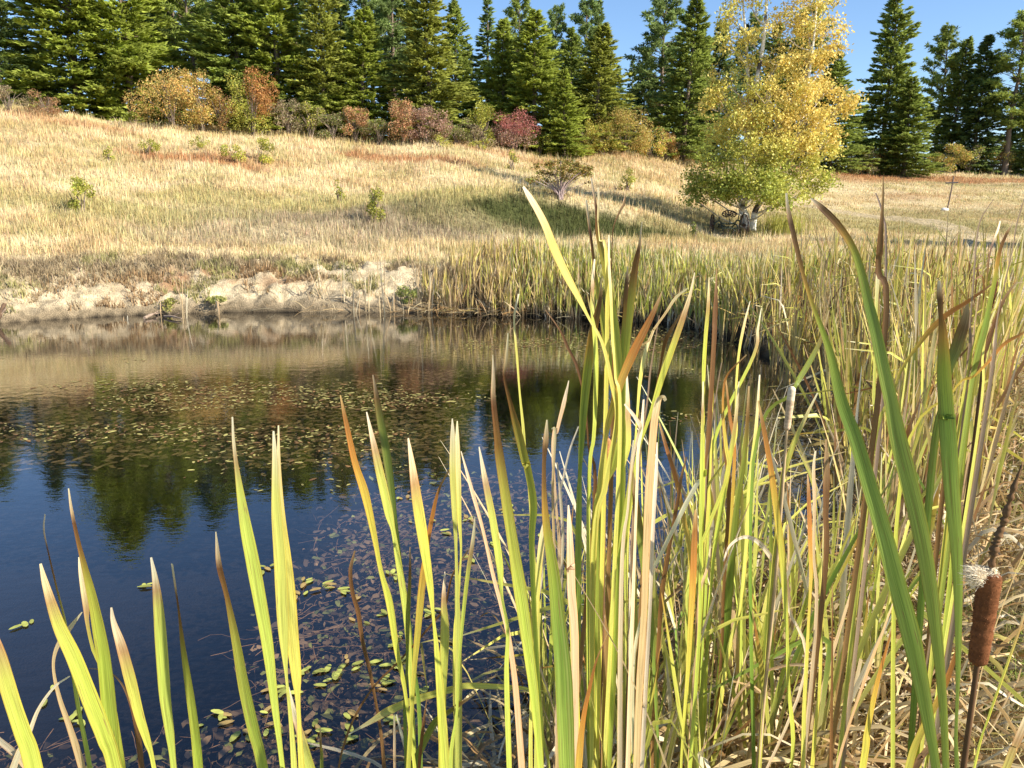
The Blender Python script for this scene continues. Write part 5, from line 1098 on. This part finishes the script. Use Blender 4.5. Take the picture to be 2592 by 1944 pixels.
# ---------------------------------------------------------------- old horse-drawn iron implement under the birch
def implement():
    Yi = 27.2; g_ = atv(1571, 512, Yi); g_[2] = float(H(np.array([g_[0]]), np.array([Yi]))[0]); o = empty('farm_implement', g_); o.rotation_euler = (0, 0, radians(-4))
    tag(o, 'rusty iron horse drawn cultivator with spoked wheels and a pan seat, under the birch', 'farm implement')
    RU = np.array([.055, .032, .022]); GRI = np.array([.05, .065, .042])
    for sx in (-1, 1):
        wh = empty('wheel', (sx*.52, .0, .36)); wh.parent = o; wh.rotation_euler = (0, 0, radians(15*sx-4)); R = .36; a = np.linspace(0, 2*pi, 41)
        mb = MB(); ring = np.stack([np.zeros(41), np.cos(a)*R, np.sin(a)*R], -1)
        V = []; 
        for dx, dr in ((-.022, 0), (.022, 0), (.022, -.016), (-.022, -.016)): V.append(np.stack([np.full(41, dx), np.cos(a)*(R+dr), np.sin(a)*(R+dr)], -1))
        V = np.stack(V, 1).reshape(-1, 3); i = np.arange(40)[:, None]*4; j = np.arange(4)[None]; mb.add(V, np.stack([i+j, i+(j+1) % 4, i+4+(j+1) % 4, i+4+j], -1).reshape(-1, 4), RU)
        mb.build('rim', M_IRON, wh)
        mb = MB()
        for k in range(10):
            an = k*2*pi/10; tube(mb, [(0, cos(an)*.04, sin(an)*.04), (0, cos(an)*(R-.012), sin(an)*(R-.012))], .009, RU*1.2, 5)
        mb.build('spokes', M_IRON, wh); mb = MB(); tube(mb, [(-.06, 0, 0), (.06, 0, 0)], .045, RU, 10); mb.build('hub', M_IRON, wh)
    mb = MB()
    tube(mb, bez([(-.5, 0, .36), (-.44, 0, .37), (-.42, 0, .44), (-.30, 0, .50), (-.2, 0, .42), (0, 0, .40), (.2, 0, .42), (.30, 0, .52), (.42, 0, .46), (.44, 0, .37), (.5, 0, .36)], 40), .028, GRI, 7)
    tube(mb, [(-.3, 0, .50), (-.30, 0, .62)], .018, GRI, 6); tube(mb, [(.32, 0, .52), (.33, .02, .66)], .018, GRI, 6)
    for sx in (-1, 1): tube(mb, bez([(sx*.24, .45, .28), (sx*.24, 0, .40), (sx*.26, -.5, .26)], 12), .022, GRI, 6)
    tube(mb, [(-.26, -.48, .27), (.26, -.48, .27)], .022, GRI, 6); tube(mb, [(-.25, .42, .29), (.25, .42, .29)], .022, GRI, 6); tube(mb, [(0, .4, .3), (0, 1.9, .34)], .03, GRI, 6)
    tube(mb, bez([(-.24, -.1, .16), (0, -.12, .30), (.24, -.1, .16)], 10), .02, GRI, 6)
    mb.build('frame', M_IRON, o)
    for sx in (-.24, -.08, .08, .24):
        mb = MB(); tube(mb, bez([(sx, -.45, .27), (sx, -.58, .16), (sx, -.50, .03), (sx, -.40, -.02)], 10), np.linspace(.014, .02, 10), RU, 5); mb.build('tine', M_IRON, o)
    mb = MB(); tube(mb, bez([(.40, -.1, .36), (.42, -.12, .55), (.45, -.2, .72)], 8), .013, RU, 6); tube(mb, [(.445, -.2, .70), (.455, -.22, .79)], .018, RU, 6); mb.build('lever', M_IRON, o)
    mb = MB(); tube(mb, bez([(-.01, .1, .40), (-.01, -.22, .42), (-.01, -.26, .56), (-.01, -.12, .66)], 12), .016, GRI, 6); mb.build('seat_spring', M_IRON, o)
    # pan seat: dished, kidney outline, slotted
    st = empty('seat', (-.01, -.12, .70)); st.parent = o; st.rotation_euler = (radians(62), 0, 0)
    mb = MB(); nr_, na = 7, 44
    def outl(an): 
        x = .235*cos(an); y = .135*sin(an); 
        if y < 0: y *= 1-.55*math.exp(-(x/.06)**2)
        return x, y
    P3 = lambda q, an: (outl(an)[0]*q, outl(an)[1]*q, .05*q*q)
    V = [P3(.05+.95*k/nr_, 2*pi*j/na) for k in range(nr_+1) for j in range(na)]; Fq = []
    for k in range(nr_):
        for j in range(na):
            if k in (2, 4, 5) and j % 4 in (1, 2): continue
            Fq.append((k*na+j, k*na+(j+1) % na, (k+1)*na+(j+1) % na, (k+1)*na+j))
    mb.add(V, Fq, RU*.8); V2 = [(x, y, z-.008) for x, y, z in V]; mb.add(V2, [f[::-1] for f in Fq], RU*.8); mb.build('pan', M_IRON, st)
    mb = MB(); tube(mb, [P3(1, 2*pi*j/na) for j in range(na+1)], .012, RU*.8, 6, cap=False); mb.build('lip', M_IRON, st)
implement()
# leaning post with a short crossbar
g_ = ground(2046, 452); o = empty('post', g_); tag(o, 'thin leaning iron post with a short crossbar near its top, far right meadow', 'post')
top = atv(2060, 381, g_[1]+.1)-g_; mb = MB(); tube(mb, bez([(0, 0, -.1), top*.5+np.array([.02, 0, 0]), top], 8), .028, (.16, .11, .09), 6); mb.build('pole', M_IRON, o)
sc = g_[1]/1736; mb = MB(); c = top*.80; tube(mb, [c+np.array([-14*sc, 0, 0]), c+np.array([12*sc, 0, .02])], .032, (.05, .045, .05), 6); mb.build('crossbar', M_IRON, o)
def stone(vx, vy, rad, col, lab, seed):
    g_ = ground(vx, vy); r = np.random.default_rng(seed); n, m = 9, 14; V = []
    for i in range(n):
        th = pi*i/(n-1)
        for j in range(m): ph = 2*pi*j/m; q = rad*(1+.28*(float(fbm(np.array([cos(ph)*1.5+seed]), np.array([sin(ph)*1.5+th]), 2)[0])-.5)*2); V.append((q*sin(th)*cos(ph)*1.2, q*sin(th)*sin(ph), q*cos(th)*.7+rad*.3))
    Fq = [(i*m+j, i*m+(j+1) % m, (i+1)*m+(j+1) % m, (i+1)*m+j) for i in range(n-1) for j in range(m)]
    o = mk('stone', V, np.array(Fq), M_FELT, np.tile(col, (len(V), 1)), smooth=True); o.location = g_; tag(o, lab, 'stone')
stone(2041, 456, .13, (.75, .70, .62), 'white stone at the foot of the leaning post', 1)
# driftwood at the far shore
for k, (a, b, r0, lab) in enumerate([((355, 683), (392, 688), .022, 'thin grey stick lying at the far waterline'), ((312, 687), (345, 676), .03, 'forked driftwood at the water edge left of the reeds'), ((-8, 700), (10, 655), .05, 'dark snag leaning at the far left waterline'), ((662, 650), (672, 686), .05, 'brown root stub hanging over the water under the sandy bank')]):
    p = atz(*a, .03); q = atz(b[0], b[1], .03) if k < 2 else atv(b[0], b[1], p[1]+.15); mb = MB(); d_ = q-p
    if k == 3: p = atz(668, 678, -.05); d_ = np.array([-.02, .25, .42])
    tube(mb, bez([(0, 0, 0), d_*.5+np.array([0, 0, .02]), d_], 10), np.linspace(r0, r0*.5, 10)*(1+.2*rng.normal(0, 1, 10)), (.30, .22, .16) if k < 2 else (.13, .08, .05), 7); tube(mb, [d_*.4, d_*.55+np.array([.1, .02, .08])], r0*.4, (.28, .2, .14), 5)
    o = mb.build('driftwood', M_BARK); o.location = p; tag(o, lab, 'driftwood')
print('objects', len(bpy.data.objects), 'verts', sum(len(m.vertices) for m in bpy.data.meshes))
